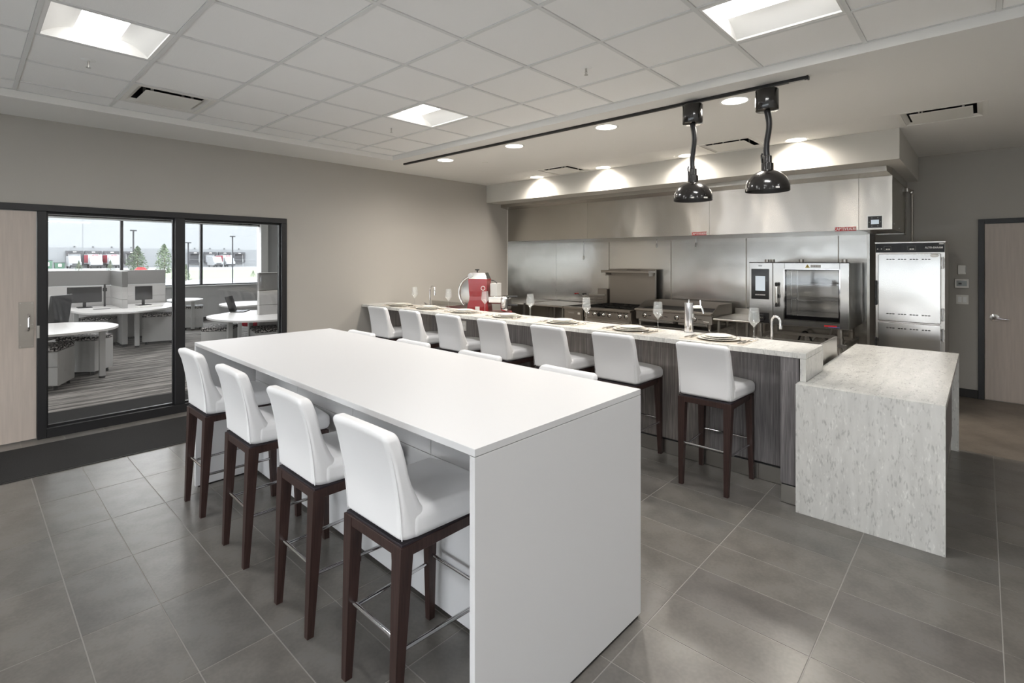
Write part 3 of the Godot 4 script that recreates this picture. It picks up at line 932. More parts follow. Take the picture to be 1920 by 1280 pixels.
# ---------------------------------------------------------------- stools
func make_stool(label: String, group: String) -> Node3D:
	# faces -z; rear feet at z 0.26
	var t := thing("bar_stool", label, "bar stool", Vector3.ZERO, 0, group)
	var seat := B.new()
	seat.rbox(Vector3(0, 0.705, -0.012), Vector3(0.44, 0.096, 0.416), 0.034, 4, 5, func(p: Vector3) -> Vector3:
		var k := clampf((p.z + 0.22) / 0.42, 0.0, 1.0)
		var top := clampf((p.y - 0.66) / 0.09, 0.0, 1.0)
		var dome := 0.016 * top * cos(clampf(p.x / 0.22, -1, 1) * PI / 2)
		return Vector3(p.x * lerpf(1.01, 0.90, k), p.y + dome + top * lerpf(-0.006, 0.012, k), p.z))
	obj("seat", seat, M.leather, t)
	var back := B.new()
	# leaning back: thick at the seat, thinner and rolled at the top, flanks running down to the frame
	back.rbox(Vector3(0, 0.861, 0.19), Vector3(0.39, 0.408, 0.09), 0.03, 4, 8, func(p: Vector3) -> Vector3:
		var h := clampf((p.y - 0.657) / 0.408, 0.0, 1.0)
		var zr := 0.236 + 0.012 * h + 0.055 * h * h                        # rear face
		var th := lerpf(0.135, 0.068, smoothstep(0.0, 0.62, h))
		th += 0.075 * pow(clampf(1.0 - h / 0.3, 0.0, 1.0), 2.0)           # flows into the seat
		var f := (0.235 - p.z) / 0.09
		var wd := lerpf(1.0, 0.985, h) * (1.0 + 0.012 * sin(h * PI))
		var roll := 0.008 * smoothstep(0.75, 1.0, h)
		var dish := 0.012 * (1.0 - pow(p.x / 0.2, 2.0)) * smoothstep(0.1, 0.5, h) * (1.0 - f)
		return Vector3(p.x * wd, p.y, zr - th * f + roll - dish))
	obj("backrest", back, M.leather, t)
	# stitched seams down the rear corners of the backrest
	for s in [-1.0, 1.0]:
		var sm := B.new()
		var pts := []
		for k in 15:
			var h := 0.04 + 0.9 * k / 14.0
			pts.append(Vector3(s * 0.1875 * (1.0 + 0.012 * sin(h * PI)) * lerpf(1.0, 0.985, h), 0.657 + 0.408 * h, 0.236 + 0.012 * h + 0.055 * h * h - 0.0075))
		sm.tube(pts, 0.0022, 5)
		obj("seam", sm, M.leather, t)
	var pip := B.new()
	pip.bb(-0.192, 0.192, 0.650, 0.660, -0.2, 0.232, 0.002)
	obj("piping", pip, M.piping, t)
	for e in [[0.0, -0.195, 0.40, 0.026], [0.0, 0.225, 0.385, 0.026]]:
		var a := B.new()
		a.box(Vector3(e[0], 0.632, e[1]), Vector3(e[2], 0.04, e[3]), 0.002)
		obj("apron", a, M.walnut, t)
	for s in [-1.0, 1.0]:
		var a := B.new()
		a.box(Vector3(s * 0.184, 0.632, 0.015), Vector3(0.026, 0.04, 0.394), 0.002)
		obj("apron", a, M.walnut, t)
	for s in [-1.0, 1.0]:
		var r := B.new()
		r.post(Vector3(s * 0.166, 0.0, 0.246), Vector2(0.03, 0.03), Vector3(s * 0.169, 0.65, 0.212), Vector2(0.056, 0.056))
		obj("leg", r, M.walnut, t)
		var f := B.new()
		f.post(Vector3(s * 0.1955, 0.0, -0.196), Vector2(0.03, 0.03), Vector3(s * 0.181, 0.65, -0.183), Vector2(0.052, 0.054))
		obj("leg", f, M.walnut, t)
	var rail := func(a: Vector3, b: Vector3):
		var m := B.new()
		m.cyl(a, b, 0.0085, 10)
		obj("footrest_rail", m, M.chrome, t)
	rail.call(Vector3(-0.155, 0.307, 0.231), Vector3(0.155, 0.307, 0.231))
	rail.call(Vector3(-0.175, 0.307, -0.19), Vector3(0.175, 0.307, -0.19))
	for s in [-1.0, 1.0]: rail.call(Vector3(s * 0.189, 0.267, -0.18), Vector3(s * 0.166, 0.267, 0.225))
	for e in [[0.166, 0.246], [-0.166, 0.246], [0.1955, -0.196], [-0.1955, -0.196]]:
		var g := B.new()
		g.cyl(Vector3(e[0], -0.0005, e[1]), Vector3(e[0], 0.003, e[1]), 0.011, 8)
		obj("glide", g, M.steel_dark, t)
	return t

func build_stools():
	var nth := ["first", "second", "third", "fourth", "fifth", "sixth", "seventh"]
	var src: Node3D = null
	var put := func(x: float, z: float, turn: float, label: String, group: String):
		var s: Node3D
		if src == null:
			src = make_stool(label, group)
			s = src
		else:
			s = src.duplicate()
			s.name = numbered("bar_stool")
			add_child(s)
			s.set_meta("label", label); s.set_meta("group", group)
		s.position = Vector3(x, 0, z)
		s.rotation.y = turn
	var bx_ := [-4.60, -3.90, -3.20, -2.52, -1.785, -1.105, -0.357]
	for i in 7: put.call(bx_[i], [0.0, 0.005, 0.0, 0.0, 0.005, 0.005, 0.0][i], [0.02, -0.015, 0.0, 0.01, -0.01, 0.015, 0.0][i], "white bar stool at the oak-fronted bar, %s from the beige wall" % nth[i], "white stools along the bar")
	var ax := [-2.755, -1.967, -1.222, -0.567]
	for i in 4: put.call(ax[i], 2.61 + [-0.012, 0.0, 0.002, 0.004][i], -0.012 + [0.01, -0.01, 0.0, 0.012][i], "white bar stool on the table's open side, %s from the glass screen" % nth[i], "white stools on the open side of the table")
	var cx := [-2.73, -2.0, -1.28, -0.57]
	for i in 4: put.call(cx[i], 1.882, PI - 0.012, "white bar stool on the table's bar side, %s from the glass screen" % nth[i], "white stools on the bar side of the table")

# ---------------------------------------------------------------- hood
func build_hood():
	var t := thing("exhaust_hood", "long stainless steel kitchen exhaust hood under the soffit", "range hood")
	var zf := -2.943
	var xs := [XL + 0.004, -3.55, -1.575, 0.109]
	for i in 3: bx("front_panel", t, M.steel_hood, xs[i] + 0.001, xs[i + 1] - 0.001, 2.005, 2.585, zf - 0.03, zf, 0.001)
	bx("control_cabinet", t, M.steel_hood, 0.11, 0.414, 2.002, 2.585, -4.15, zf, 0.002)
	bx("cabinet_rear", t, M.steel, 0.115, 0.405, 1.995, 2.6, ZB + 0.002, -4.155, 0.002)
	# steel closure trim between hood and soffit
	var cl := B.new()
	cl.fq(Vector3(XL + 0.004, 2.585, zf), Vector3(0.414, 2.585, zf), Vector3(0.385, 2.615, -2.76), Vector3(XL + 0.004, 2.615, -2.76), Vector3(0, -1, 0.2))
	cl.fq(Vector3(0.414, 2.585, zf), Vector3(0.385, 2.615, -2.76), Vector3(0.385, 2.671, -2.76), Vector3(0.414, 2.671, zf), Vector3(1, 0, 0))
	obj("closure_slope", cl, M.steel_hood, t)
	bx("closure_strip", t, M.steel_hood, XL + 0.004, 0.385, 2.615, 2.671, -2.775, -2.758, 0.001)
	bx("closure_side", t, M.steel, 0.39, 0.414, 2.585, 2.671, ZB + 0.01, zf, 0.001)
	bx("lower_channel", t, M.steel, XL + 0.004, 0.109, 2.005, 2.03, ZB + 0.02, zf - 0.03, 0.001)
	bx("canopy_top", t, M.steel, XL + 0.004, 0.109, 2.56, 2.575, ZB + 0.02, zf - 0.03, 0.0)
	# sloping filter bank
	for i in 10:
		var b := B.new()
		var x0 := lerpf(XL + 0.05, 0.08, i / 10.0); var x1 := lerpf(XL + 0.05, 0.08, (i + 1) / 10.0) - 0.01
		b.fq(Vector3(x0, 2.04, -4.1), Vector3(x1, 2.04, -4.1), Vector3(x1, 2.45, -3.7), Vector3(x0, 2.45, -3.7), Vector3(0, -1, 1))
		obj("filter", b, M.steel, t)
	for e in [[-1.715, 2.026], [-0.016, 2.022]]:
		var p := bx("name_badge", t, M.red_label, e[0] - 0.103, e[0] + 0.103, e[1] - 0.023, e[1] + 0.023, zf, zf + 0.002, 0.0005, "small red badge lettered in white")
		words("lettering", "CAPTIVEAIRE", 0.030, M.white, p, Vector3(e[0], e[1], zf + 0.0025), Vector3.ZERO, true, 0.86)
	var cp := bx("control_panel", t, M.steel, 0.186, 0.332, 2.015, 2.160, zf, zf + 0.004, 0.001)
	bx("face", cp, M.black_plastic, 0.195, 0.323, 2.023, 2.152, zf + 0.004, zf + 0.006, 0.001)
	bx("display", cp, M.lcd, 0.224, 0.296, 2.063, 2.112, zf + 0.006, zf + 0.007, 0.0005, "small lit display")
	for e in [[0.232, 2.133], [0.286, 2.133], [0.232, 2.043], [0.286, 2.043], [0.208, 2.087], [0.310, 2.087]]: bx("key", cp, M.grey_screen, e[0] - 0.005, e[0] + 0.005, e[1] - 0.004, e[1] + 0.004, zf + 0.006, zf + 0.0075, 0.0005)
	var la := B.new()
	la.bb(0.414, 0.418, 2.06, 2.075, -3.12, -3.06, 0.001)
	la.bb(0.414, 0.418, 2.03, 2.045, -3.62, -3.54, 0.001)
	obj("latch", la, M.chrome, t)
	# nozzles of the fire suppression line
	var drop := func(x: float, z: float, y0: float, label: String):
		var o := thing("suppression_nozzle", label, "nozzle", Vector3(x, 2.06, z), 0, "fire nozzles under the hood")
		var p := B.new()
		p.cyl(Vector3(0, y0 - 2.06, 0), Vector3(0, 0, 0), 0.009, 8)
		obj("pipe", p, M.chrome, o)
		var n := B.new()
		n.lathe([Vector2(0.0, -0.07), Vector2(0.014, -0.066), Vector2(0.017, -0.03), Vector2(0.011, 0.0), Vector2(0.0, 0.0)], 10, Vector3(0, y0 - 2.06, 0))
		obj("tip", n, M.steel_dark, o)
	drop.call(-4.25, -3.85, 1.74, "long chrome fire nozzle hanging above the fryer")
	drop.call(-2.75, -3.75, 1.93, "short chrome fire nozzle hanging above the griddle's near end")
	drop.call(-2.1, -3.75, 1.93, "short chrome fire nozzle hanging above the griddle's far corner by the red badge")
	# wall cladding
	var cl2 := thing("wall_cladding", "stainless steel sheets lining the wall behind the cooking line", "wall panel", Vector3.ZERO, 0, "", "structure")
	var ps := [XL + 0.004, -4.048, -2.811, -1.573, -0.345, 0.02]
	for i in 5: bx("sheet", cl2, M.steel_wall, ps[i] + 0.001, ps[i + 1] - 0.001, 0.05, 2.5, ZB, ZB + 0.004, 0.0005)
	for i in range(1, 5): bx("joint_strip", cl2, M.steel_matte, ps[i] - 0.008, ps[i] + 0.008, 0.05, 2.0, ZB + 0.004, ZB + 0.006, 0.0005)
	var side := [ZB + 0.006, -3.45, zf]
	for i in 2: bx("side_sheet", cl2, M.steel_wall, XL, XL + 0.004, 0.05, 2.005, side[i] + 0.001, side[i + 1] - 0.001, 0.0005)
	bx("corner_trim", cl2, M.offwhite, XL, XL + 0.006, 0.05, 2.6, zf, zf + 0.012, 0.001)
	bx("side_screen", cl2, M.steel, 0.045, 0.075, 0.0, 2.0, ZB + 0.004, -3.96, 0.002)
	# conduit beside the hood
	var c := thing("conduit", "grey electrical conduit with elbow running down beside the hood cabinet", "conduit")
	var p := B.new()
	p.tube([Vector3(0.416, 2.55, -4.2), Vector3(0.452, 2.555, -4.2), Vector3(0.468, 2.54, -4.25), Vector3(0.468, 2.5, ZB + 0.03), Vector3(0.468, 1.6, ZB + 0.03)], 0.012, 10)
	obj("pipe", p, M.steel_matte, c)
	var e2 := B.new()
	e2.lathe([Vector2(0, -0.02), Vector2(0.022, -0.02), Vector2(0.022, 0.02), Vector2(0, 0.02)], 12, Vector3(0.468, 2.53, -4.27))
	e2.lathe([Vector2(0, -0.02), Vector2(0.022, -0.02), Vector2(0.022, 0.02), Vector2(0, 0.02)], 12, Vector3(0.43, 2.55, -4.2))
	obj("elbow", e2, M.steel, c)

# ---------------------------------------------------------------- cooking line
func knob(called: String, parent: Node, at: Vector3, r: float, m: Material):
	var b := B.new()
	b.xf = Transform3D(Basis(Vector3.RIGHT, PI / 2), at)
	b.lathe([Vector2(r, 0.0), Vector2(r, 0.006), Vector2(r * 0.72, 0.01), Vector2(r * 0.66, 0.032), Vector2(r * 0.5, 0.036), Vector2(0.0, 0.036)], 18)
	var o := obj(called, b, m, parent)
	var g := B.new()
	g.box(at + Vector3(0, 0, 0.038), Vector3(r * 0.35, r * 1.1, 0.006), 0.002)
	obj("grip", g, M.black_plastic, o)

func steel_table(label: String, x0: float, x1: float, y: float, z0: float, z1: float):
	var t := thing("steel_side_table", label, "work table")
	bx("top", t, M.steel, x0, x1, y - 0.03, y, z0, z1 - 0.012, 0.002)
	var r := B.new()
	r.cyl(Vector3(x0, y - 0.016, z1 - 0.012), Vector3(x1, y - 0.016, z1 - 0.012), 0.018, 12)
	obj("rolled_edge", r, M.steel, t)
	for x in [x0 + 0.05, x1 - 0.05]:
		for z in [z0 + 0.06, z1 - 0.07]:
			var l := B.new()
			l.cyl(Vector3(x, 0, z), Vector3(x, y - 0.03, z), 0.02, 10)
			obj("leg", l, M.steel, t)
	bx("undershelf", t, M.steel, x0 + 0.03, x1 - 0.03, 0.24, 0.262, z0 + 0.04, z1 - 0.05, 0.002)

func build_cooking_line():
	var zf := -3.4
	steel_table("stainless steel side table in the corner next to the fryer", XL + 0.03, -4.40, 0.835, -4.30, -3.42)
	steel_table("narrow stainless steel side table between the griddle and the oven", -1.70, -1.21, 0.835, -4.28, -3.40)
	bx("backsplash", get_node("steel_side_table_001"), M.steel, -1.70, -1.21, 0.835, 0.92, -4.29, -4.275, 0.002)
	# fryer
	var f := thing("deep_fryer", "stainless steel floor fryer with two hanging wire baskets", "fryer")
	bx("body", f, M.steel_matte, -4.355, -3.955, 0.12, 0.80, -4.25, zf, 0.004)
	bx("front_ledge", f, M.steel_matte, -4.36, -3.95, 0.80, 0.838, -3.52, zf + 0.03, 0.006)
	bx("door", f, M.steel_matte, -4.335, -3.975, 0.18, 0.77, zf, zf + 0.018, 0.004)
	bx("badge", f, M.steel_dark, -4.25, -4.13, 0.725, 0.752, zf + 0.018, zf + 0.021, 0.001)
	bx("thermostat_label", f, M.offwhite, -4.05, -4.0, 0.715, 0.75, zf + 0.018, zf + 0.020, 0.001)
	bx("oil_tank", f, M.iron, -4.33, -3.98, 0.80, 0.83, -4.12, -3.53, 0.004)
	bx("flue_riser", f, M.steel_matte, -4.15, -3.955, 0.80, 1.13, -4.26, -4.16, 0.004)
	bx("flue_wing", f, M.steel_matte, -4.355, -4.15, 0.80, 1.02, -4.26, -4.18, 0.004)
	bx("basket_hanger", f, M.steel, -4.33, -3.98, 1.0, 1.03, -4.15, -4.135, 0.002)
	for x in [-4.32, -3.99]:
		for z in [-4.2, -3.48]:
			var l := B.new(); l.cyl(Vector3(x, 0, z), Vector3(x, 0.12, z), 0.02, 10); obj("leg", l, M.steel, f)
	var nth := ["wall side", "range side"]
	for i in 2:
		var x := -4.245 + 0.17 * i
		var k := thing("fry_basket", "wire fry basket with long handle resting in the fryer, %s" % nth[i], "fry basket", Vector3(x, 0.835, -3.95), 0, "fry baskets in the fryer")
		var w := B.new()
		for q in 5:
			var y := 0.16 * q / 4.0
			w.tube([Vector3(-0.07, y, -0.15), Vector3(0.07, y, -0.15), Vector3(0.07, y, 0.15), Vector3(-0.07, y, 0.15), Vector3(-0.07, y, -0.15)], 0.002, 4)
		for q in 8:
			var zq := lerpf(-0.15, 0.15, q / 7.0)
			w.tube([Vector3(-0.07, 0.16, zq), Vector3(-0.07, 0.0, zq), Vector3(0.07, 0.0, zq), Vector3(0.07, 0.16, zq)], 0.0018, 4)
		obj("wire_cage", w, M.steel, k)
		var h := B.new()
		h.tube([Vector3(-0.02, 0.16, 0.15), Vector3(-0.015, 0.2, 0.22), Vector3(-0.01, 0.22, 0.36)], 0.004, 6)
		h.tube([Vector3(0.02, 0.16, 0.15), Vector3(0.015, 0.2, 0.22), Vector3(0.01, 0.22, 0.36)], 0.004, 6)
		obj("handle", h, M.steel, k)
		var g := B.new()
		g.rbox(Vector3(0, 0.225, 0.33), Vector3(0.03, 0.022, 0.1), 0.009, 2, 1)
		obj("grip", g, M.red_label if i == 0 else M.black_plastic, k)
	# range
	var r := thing("gas_range", "six-burner stainless gas range with tall back and shelf", "range")
	var x0 := -3.93; var x1 := -3.02
	bx("body", r, M.steel_matte, x0, x1, 0.12, 0.83, -4.25, zf - 0.02, 0.004)
	bx("landing_ledge", r, M.steel_matte, x0 - 0.012, x1 + 0.0, 0.81, 0.852, zf - 0.11, zf + 0.035, 0.008)
	bx("control_fascia", r, M.steel_matte, x0, x1, 0.68, 0.81, zf - 0.02, zf, 0.003)
	for i in 30: bx("vent_slot", r, M.iron, x0 + 0.06 + i * 0.027, x0 + 0.072 + i * 0.027, 0.785, 0.805, zf, zf + 0.001, 0.0)
	for x in [-3.85, -3.722, -3.626, -3.542, -3.428, -3.226, -3.108]:
		var d := B.new()
		d.xf = Transform3D(Basis(Vector3.RIGHT, PI / 2), Vector3(x, 0.745, zf))
		d.lathe([Vector2(0.04, 0.0), Vector2(0.038, 0.004), Vector2(0.0, 0.004)], 18)
		obj("bezel", d, M.chrome, r)
		knob("knob", r, Vector3(x, 0.745, zf + 0.004), 0.027, M.iron if x == -3.626 else M.silver)
	bx("oven_door", r, M.steel_matte, x0 + 0.02, x1 - 0.02, 0.2, 0.672, zf - 0.02, zf + 0.012, 0.005)
	var hb := B.new()
	hb.cyl(Vector3(x0 + 0.06, 0.635, zf + 0.055), Vector3(x1 - 0.06, 0.635, zf + 0.055), 0.016, 12)
	hb.bar(Vector3(x0 + 0.09, 0.635, zf + 0.01), Vector3(x0 + 0.09, 0.635, zf + 0.055), 0.02)
	hb.bar(Vector3(x1 - 0.09, 0.635, zf + 0.01), Vector3(x1 - 0.09, 0.635, zf + 0.055), 0.02)
	obj("door_handle", hb, M.silver, r)
	bx("burner_well", r, M.iron, x0 + 0.01, x1 - 0.01, 0.83, 0.845, -4.2, zf - 0.11, 0.002)
	for i in 3:
		for j in 2:
			var g := B.new()
			var cx := x0 + 0.16 + 0.295 * i; var cz := -3.7 - 0.31 * j
			for s in [-1.0, 1.0]:
				g.bb(cx - 0.14, cx + 0.14, 0.862, 0.882, cz + s * 0.14 - 0.008, cz + s * 0.14 + 0.008, 0.002)
				g.bb(cx + s * 0.135 - 0.008, cx + s * 0.135 + 0.008, 0.846, 0.882, cz - 0.14, cz + 0.14, 0.002)
			for q in 4:
				var a := q * PI / 2
				g.bar(Vector3(cx + cos(a) * 0.05, 0.875, cz + sin(a) * 0.05), Vector3(cx + cos(a) * 0.135, 0.875, cz + sin(a) * 0.135), 0.012, 0.016)
			var gr := obj("burner_grate", g, M.iron, r)
			var bn := B.new()
			bn.lathe([Vector2(0.0, 0.865), Vector2(0.03, 0.865), Vector2(0.04, 0.855), Vector2(0.04, 0.845)], 14, Vector3(cx, 0, cz))
			obj("burner", bn, M.iron, gr)
	bx("riser", r, M.steel_matte, x0, x1, 0.83, 1.50, -4.27, -4.225, 0.003)
	bx("shelf", r, M.steel_matte, x0 - 0.03, x1 + 0.0, 1.435, 1.478, -4.225, -3.98, 0.003)
	for x in [x0 + 0.02, x1 - 0.04]: bx("shelf_bracket", r, M.steel_matte, x, x + 0.012, 1.38, 1.435, -4.225, -4.05, 0.001)
	bx("flue_slot", r, M.iron, x0 + 0.36, x1 - 0.28, 1.482, 1.488, -4.2255, -4.224, 0.0)
	for x in [x0 + 0.06, x1 - 0.06]:
		for z in [-4.18, -3.5]:
			var l := B.new(); l.cyl(Vector3(x, 0, z), Vector3(x, 0.12, z), 0.022, 10); obj("leg", l, M.steel, r)
	# griddle on its stand
	var st := thing("equipment_stand", "low stainless stand carrying the griddle", "stand")
	bx("top", st, M.steel, -2.93, -1.72, 0.60, 0.64, -4.28, zf + 0.02, 0.003)
	for x in [-2.88, -1.77]:
		for z in [-4.2, zf - 0.05]:
			var l := B.new(); l.cyl(Vector3(x, 0, z), Vector3(x, 0.6, z), 0.022, 10); obj("leg", l, M.steel, st)
	bx("undershelf", st, M.steel, -2.9, -1.75, 0.22, 0.25, -4.25, zf - 0.02, 0.003)
	var g := thing("gas_griddle", "wide stainless countertop griddle with black splash guard and four knobs", "griddle")
	var a0 := -2.925; var a1 := -1.718
	bx("body", g, M.steel_matte, a0, a1, 0.735, 0.845, -4.2, zf, 0.004)
	bx("grease_lip", g, M.steel_matte, a0 - 0.02, a1 + 0.0, 0.865, 0.90, zf - 0.12, zf + 0.03, 0.008)
	bx("trough", g, M.iron, a0 + 0.03, a1 - 0.03, 0.845, 0.867, zf - 0.1, zf - 0.01, 0.0)
	bx("plate", g, M.iron, a0 + 0.02, a1 - 0.02, 0.88, 0.9, -4.12, zf - 0.12, 0.002)
	bx("fascia", g, M.steel_hood, a0, a1, 0.735, 0.862, zf, zf + 0.006, 0.002)
	bx("rear_splash", g, M.steel_matte, a0, a1, 0.845, 1.0, -4.2, -4.16, 0.003)
	for x in [a0, a1 - 0.012]:
		var sp := B.new()
		sp.xf = Transform3D(Basis(Vector3.UP, -PI / 2), Vector3(x + 0.012, 0, 0))
		sp.prism(PackedVector2Array([Vector2(-4.2, 0.845), Vector2(zf - 0.03, 0.845), Vector2(zf - 0.03, 0.9), Vector2(-3.68, 1.0), Vector2(-4.2, 1.0)]), 0.0, 0.012)
		obj("side_splash", sp, M.steel_matte, g)
	for x in [-2.776, -2.505, -2.247, -1.976]:
		var d := B.new()
		d.xf = Transform3D(Basis(Vector3.RIGHT, PI / 2), Vector3(x, 0.797, zf + 0.006))
		d.lathe([Vector2(0.04, 0.0), Vector2(0.038, 0.004), Vector2(0.0, 0.004)], 18)
		obj("bezel", d, M.chrome, g)
		knob("knob", g, Vector3(x, 0.797, zf + 0.01), 0.027, M.silver)
		bx("mark", g, M.iron, x + 0.06, x + 0.115, 0.792, 0.800, zf + 0.006, zf + 0.007, 0.0)
	bx("badge", g, M.offwhite, -1.84, -1.76, 0.765, 0.775, zf + 0.006, zf + 0.0075, 0.0)
	for e in [[a0 + 0.05, -2.30], [-2.22, a1 - 0.06]]: bx("drip_tray", g, M.steel, e[0], e[1], 0.70, 0.728, zf - 0.1, zf + 0.02, 0.004)
	for x in [a0 + 0.05, a1 - 0.05]:
		for z in [-4.12, zf - 0.04]:
			var l := B.new(); l.lathe([Vector2(0.016, 0.64), Vector2(0.02, 0.66), Vector2(0.024, 0.735)], 12, Vector3(x, 0, z)); obj("foot", l, M.steel, g)

# ---------------------------------------------------------------- combi oven
func build_oven():
	var st := thing("oven_stand", "open stainless frame stand below the combi oven", "stand")
	for x in [-1.13, -0.09]:
		for z in [-4.13, -3.36]:
			bx("upright", st, M.steel, x - 0.02, x + 0.02, 0.0, 0.60, z - 0.02, z + 0.02, 0.002)
	bx("front_rail", st, M.steel, -1.15, -0.07, 0.60, 0.64, -3.385, -3.335, 0.002)
	bx("rear_rail", st, M.steel, -1.15, -0.07, 0.60, 0.64, -4.155, -4.105, 0.002)
	for x in [-1.13, -0.09]: bx("side_rail", st, M.steel, x - 0.025, x + 0.025, 0.60, 0.64, -4.105, -3.385, 0.002)
	bx("tray_runner", st, M.steel, -0.62, -0.60, 0.2, 0.64, -3.8, -3.77, 0.001)
	bx("low_shelf", st, M.steel, -1.11, -0.11, 0.2, 0.22, -4.1, -3.38, 0.002)
	var t := thing("combi_oven", "large stainless combi oven with glass door and tall touch panel", "oven")
	var x0 := -1.176; var x1 := -0.04; var y0 := 0.822; var y1 := 1.63; var zf := -3.30; var zr := -4.22
	# shell built round an open cavity
	bx("side_wall", t, M.steel, x1 - 0.03, x1, y0, y1, zr, zf - 0.03, 0.003)
	bx("control_housing", t, M.steel, x0, -0.80, y0, y1, zr, zf - 0.03, 0.003)
	bx("roof", t, M.steel, -0.80, x1 - 0.03, 1.58, y1, zr, zf - 0.03, 0.002)
	bx("underside", t, M.steel, -0.80, x1 - 0.03, y0, 0.88, zr, zf - 0.03, 0.002)
	bx("cavity_back", t, M.steel, -0.80, x1 - 0.03, 0.88, 1.58, zr, zr + 0.03, 0.0)
	bx("top_strip", t, M.black_plastic, x0 - 0.002, x1 + 0.002, y1, y1 + 0.008, zf - 0.06, zf + 0.003, 0.001)
	var fan := B.new()
	fan.xf = Transform3D(Basis(Vector3.RIGHT, PI / 2), Vector3(-0.5, 1.2, zr + 0.03))
	fan.lathe([Vector2(0.22, 0.0), Vector2(0.22, 0.03), Vector2(0.08, 0.05), Vector2(0.0, 0.05)], 24)
	obj("fan_cover", fan, M.steel, t)
	for k in 6:
		var rk := B.new()
		var y := 0.95 + 0.1 * k
		for z in [-4.1, -3.45]: rk.cyl(Vector3(-0.77, y, z), Vector3(x1 - 0.05, y, z), 0.004, 6)
		for q in 9:
			var xx := lerpf(-0.76, x1 - 0.06, q / 8.0)
			rk.cyl(Vector3(xx, y, -4.1), Vector3(xx, y, -3.45), 0.0025, 5)
		if k % 2 == 0: obj("rack", rk, M.chrome, t)
	for x in [-0.78, x1 - 0.045]:
		var sr := B.new()
		for z in [-4.05, -3.75, -3.45]: sr.cyl(Vector3(x, 0.9, z), Vector3(x, 1.56, z), 0.005, 6)
		obj("rack_frame", sr, M.chrome, t)
	# panel on the left
	bx("control_front", t, M.steel_door, x0, -0.888, y0 + 0.005, y1, zf - 0.03, zf, 0.003)
	var tp := B.new()
	tp.rbox(Vector3(-1.039, 1.348, zf + 0.001), Vector3(0.222, 0.4, 0.012), 0.005, 2, 1)
	var touch := obj("touch_panel", tp, M.black_gloss, t)
	bx("display", touch, M.lcd, -1.096, -0.975, 1.26, 1.455, zf + 0.007, zf + 0.009, 0.0005, "pale lit touch display")
	words("lettering", "ALTO-SHAAM", 0.016, M.white, touch, Vector3(-1.036, 1.205, zf + 0.0075), Vector3.ZERO, true, 0.9)
	bx("badge", t, M.iron, -1.06, -1.015, 1.585, 1.593, zf, zf + 0.001, 0.0)
	bx("knob_bezel", t, M.chrome, -1.135, -0.925, 0.838, 0.972, zf, zf + 0.003, 0.001)
	bx("knob_panel", t, M.black_plastic, -1.125, -0.935, 0.846, 0.964, zf + 0.003, zf + 0.005, 0.001)
	var kn := B.new()
	kn.xf = Transform3D(Basis(Vector3.RIGHT, PI / 2), Vector3(-1.02, 0.905, zf + 0.005))
	kn.lathe([Vector2(0.05, 0), Vector2(0.046, 0.012), Vector2(0.04, 0.03), Vector2(0.0, 0.03)], 24)
	var ko := obj("dial", kn, M.black_plastic, t)
	bx("pointer", ko, M.silver, -1.045, -0.995, 0.897, 0.913, zf + 0.035, zf + 0.038, 0.001)
	# door: four frame strips round the glass
	var d0 := -0.880; var w0 := -0.745; var w1 := -0.137; var v0 := 0.905; var v1 := 1.548
	var door := B.new()
	door.bb(d0, w0, y0 + 0.005, y1, zf - 0.028, zf, 0.003)
	door.bb(w1, x1, y0 + 0.005, y1, zf - 0.028, zf, 0.003)
	door.bb(w0, w1, v1, y1, zf - 0.028, zf, 0.003)
	door.bb(w0, w1, y0 + 0.005, v0, zf - 0.028, zf, 0.003)
	var dr := obj("door", door, M.steel_door, t)
	var tr := B.new()
	for e in [[w0 - 0.008, w0 + 0.004, v0 - 0.008, v1 + 0.008], [w1 - 0.004, w1 + 0.008, v0 - 0.008, v1 + 0.008], [w0, w1, v1 - 0.004, v1 + 0.008], [w0, w1, v0 - 0.008, v0 + 0.004]]:
		tr.bb(e[0], e[1], e[2], e[3], zf, zf + 0.004, 0.001)
	obj("window_trim", tr, M.chrome, dr)
	bx("window", dr, M.oven_glass, w0, w1, v0, v1, zf - 0.012, zf - 0.006, 0.0)
	var sl := B.new()
	sl.bb(w0, w0 + 0.022, v0, v1, zf - 0.016, zf - 0.012, 0.0); sl.bb(w1 - 0.014, w1, v0, v1, zf - 0.016, zf - 0.012, 0.0)
	sl.bb(w0, w1, v0, v0 + 0.055, zf - 0.016, zf - 0.012, 0.0); sl.bb(w0, w1, v1 - 0.012, v1, zf - 0.016, zf - 0.012, 0.0)
	obj("window_border", sl, M.black_gloss, dr)
	var hd := B.new()
	hd.rbox(Vector3(-0.826, 1.218, zf + 0.055), Vector3(0.032, 0.22, 0.03), 0.012, 3, 1)
	var ho := obj("handle", hd, M.silver, dr)
	for y in [1.352, 1.084]:
		var hc := B.new()
		hc.rbox(Vector3(-0.826, y, zf + 0.052), Vector3(0.034, 0.05, 0.036), 0.012, 2, 1)
		obj("end_cap", hc, M.black_plastic, ho)
	bx("latch_stem", ho, M.black_plastic, -0.83, -0.80, 1.175, 1.225, zf, zf + 0.04, 0.004)
	# marks on the door
	var tri := B.new()
	tri.prism(PackedVector2Array([Vector2(-0.508, 1.569), Vector2(-0.455, 1.569), Vector2(-0.4815, 1.614)]), zf, zf + 0.0015)
	var wo := obj("warning_sign", tri, mat(c3(196, 176, 96), 0.5), dr, "small yellow warning triangle")
	words("mark", "!", 0.026, M.iron, wo, Vector3(-0.4815, 1.584, zf + 0.002))
	var np := bx("notice_plate", dr, M.cabinet_grey, -0.448, -0.335, 1.572, 1.607, zf, zf + 0.0015, 0.0)
	words("mark", "<  >", 0.018, M.iron, np, Vector3(-0.392, 1.59, zf + 0.002))
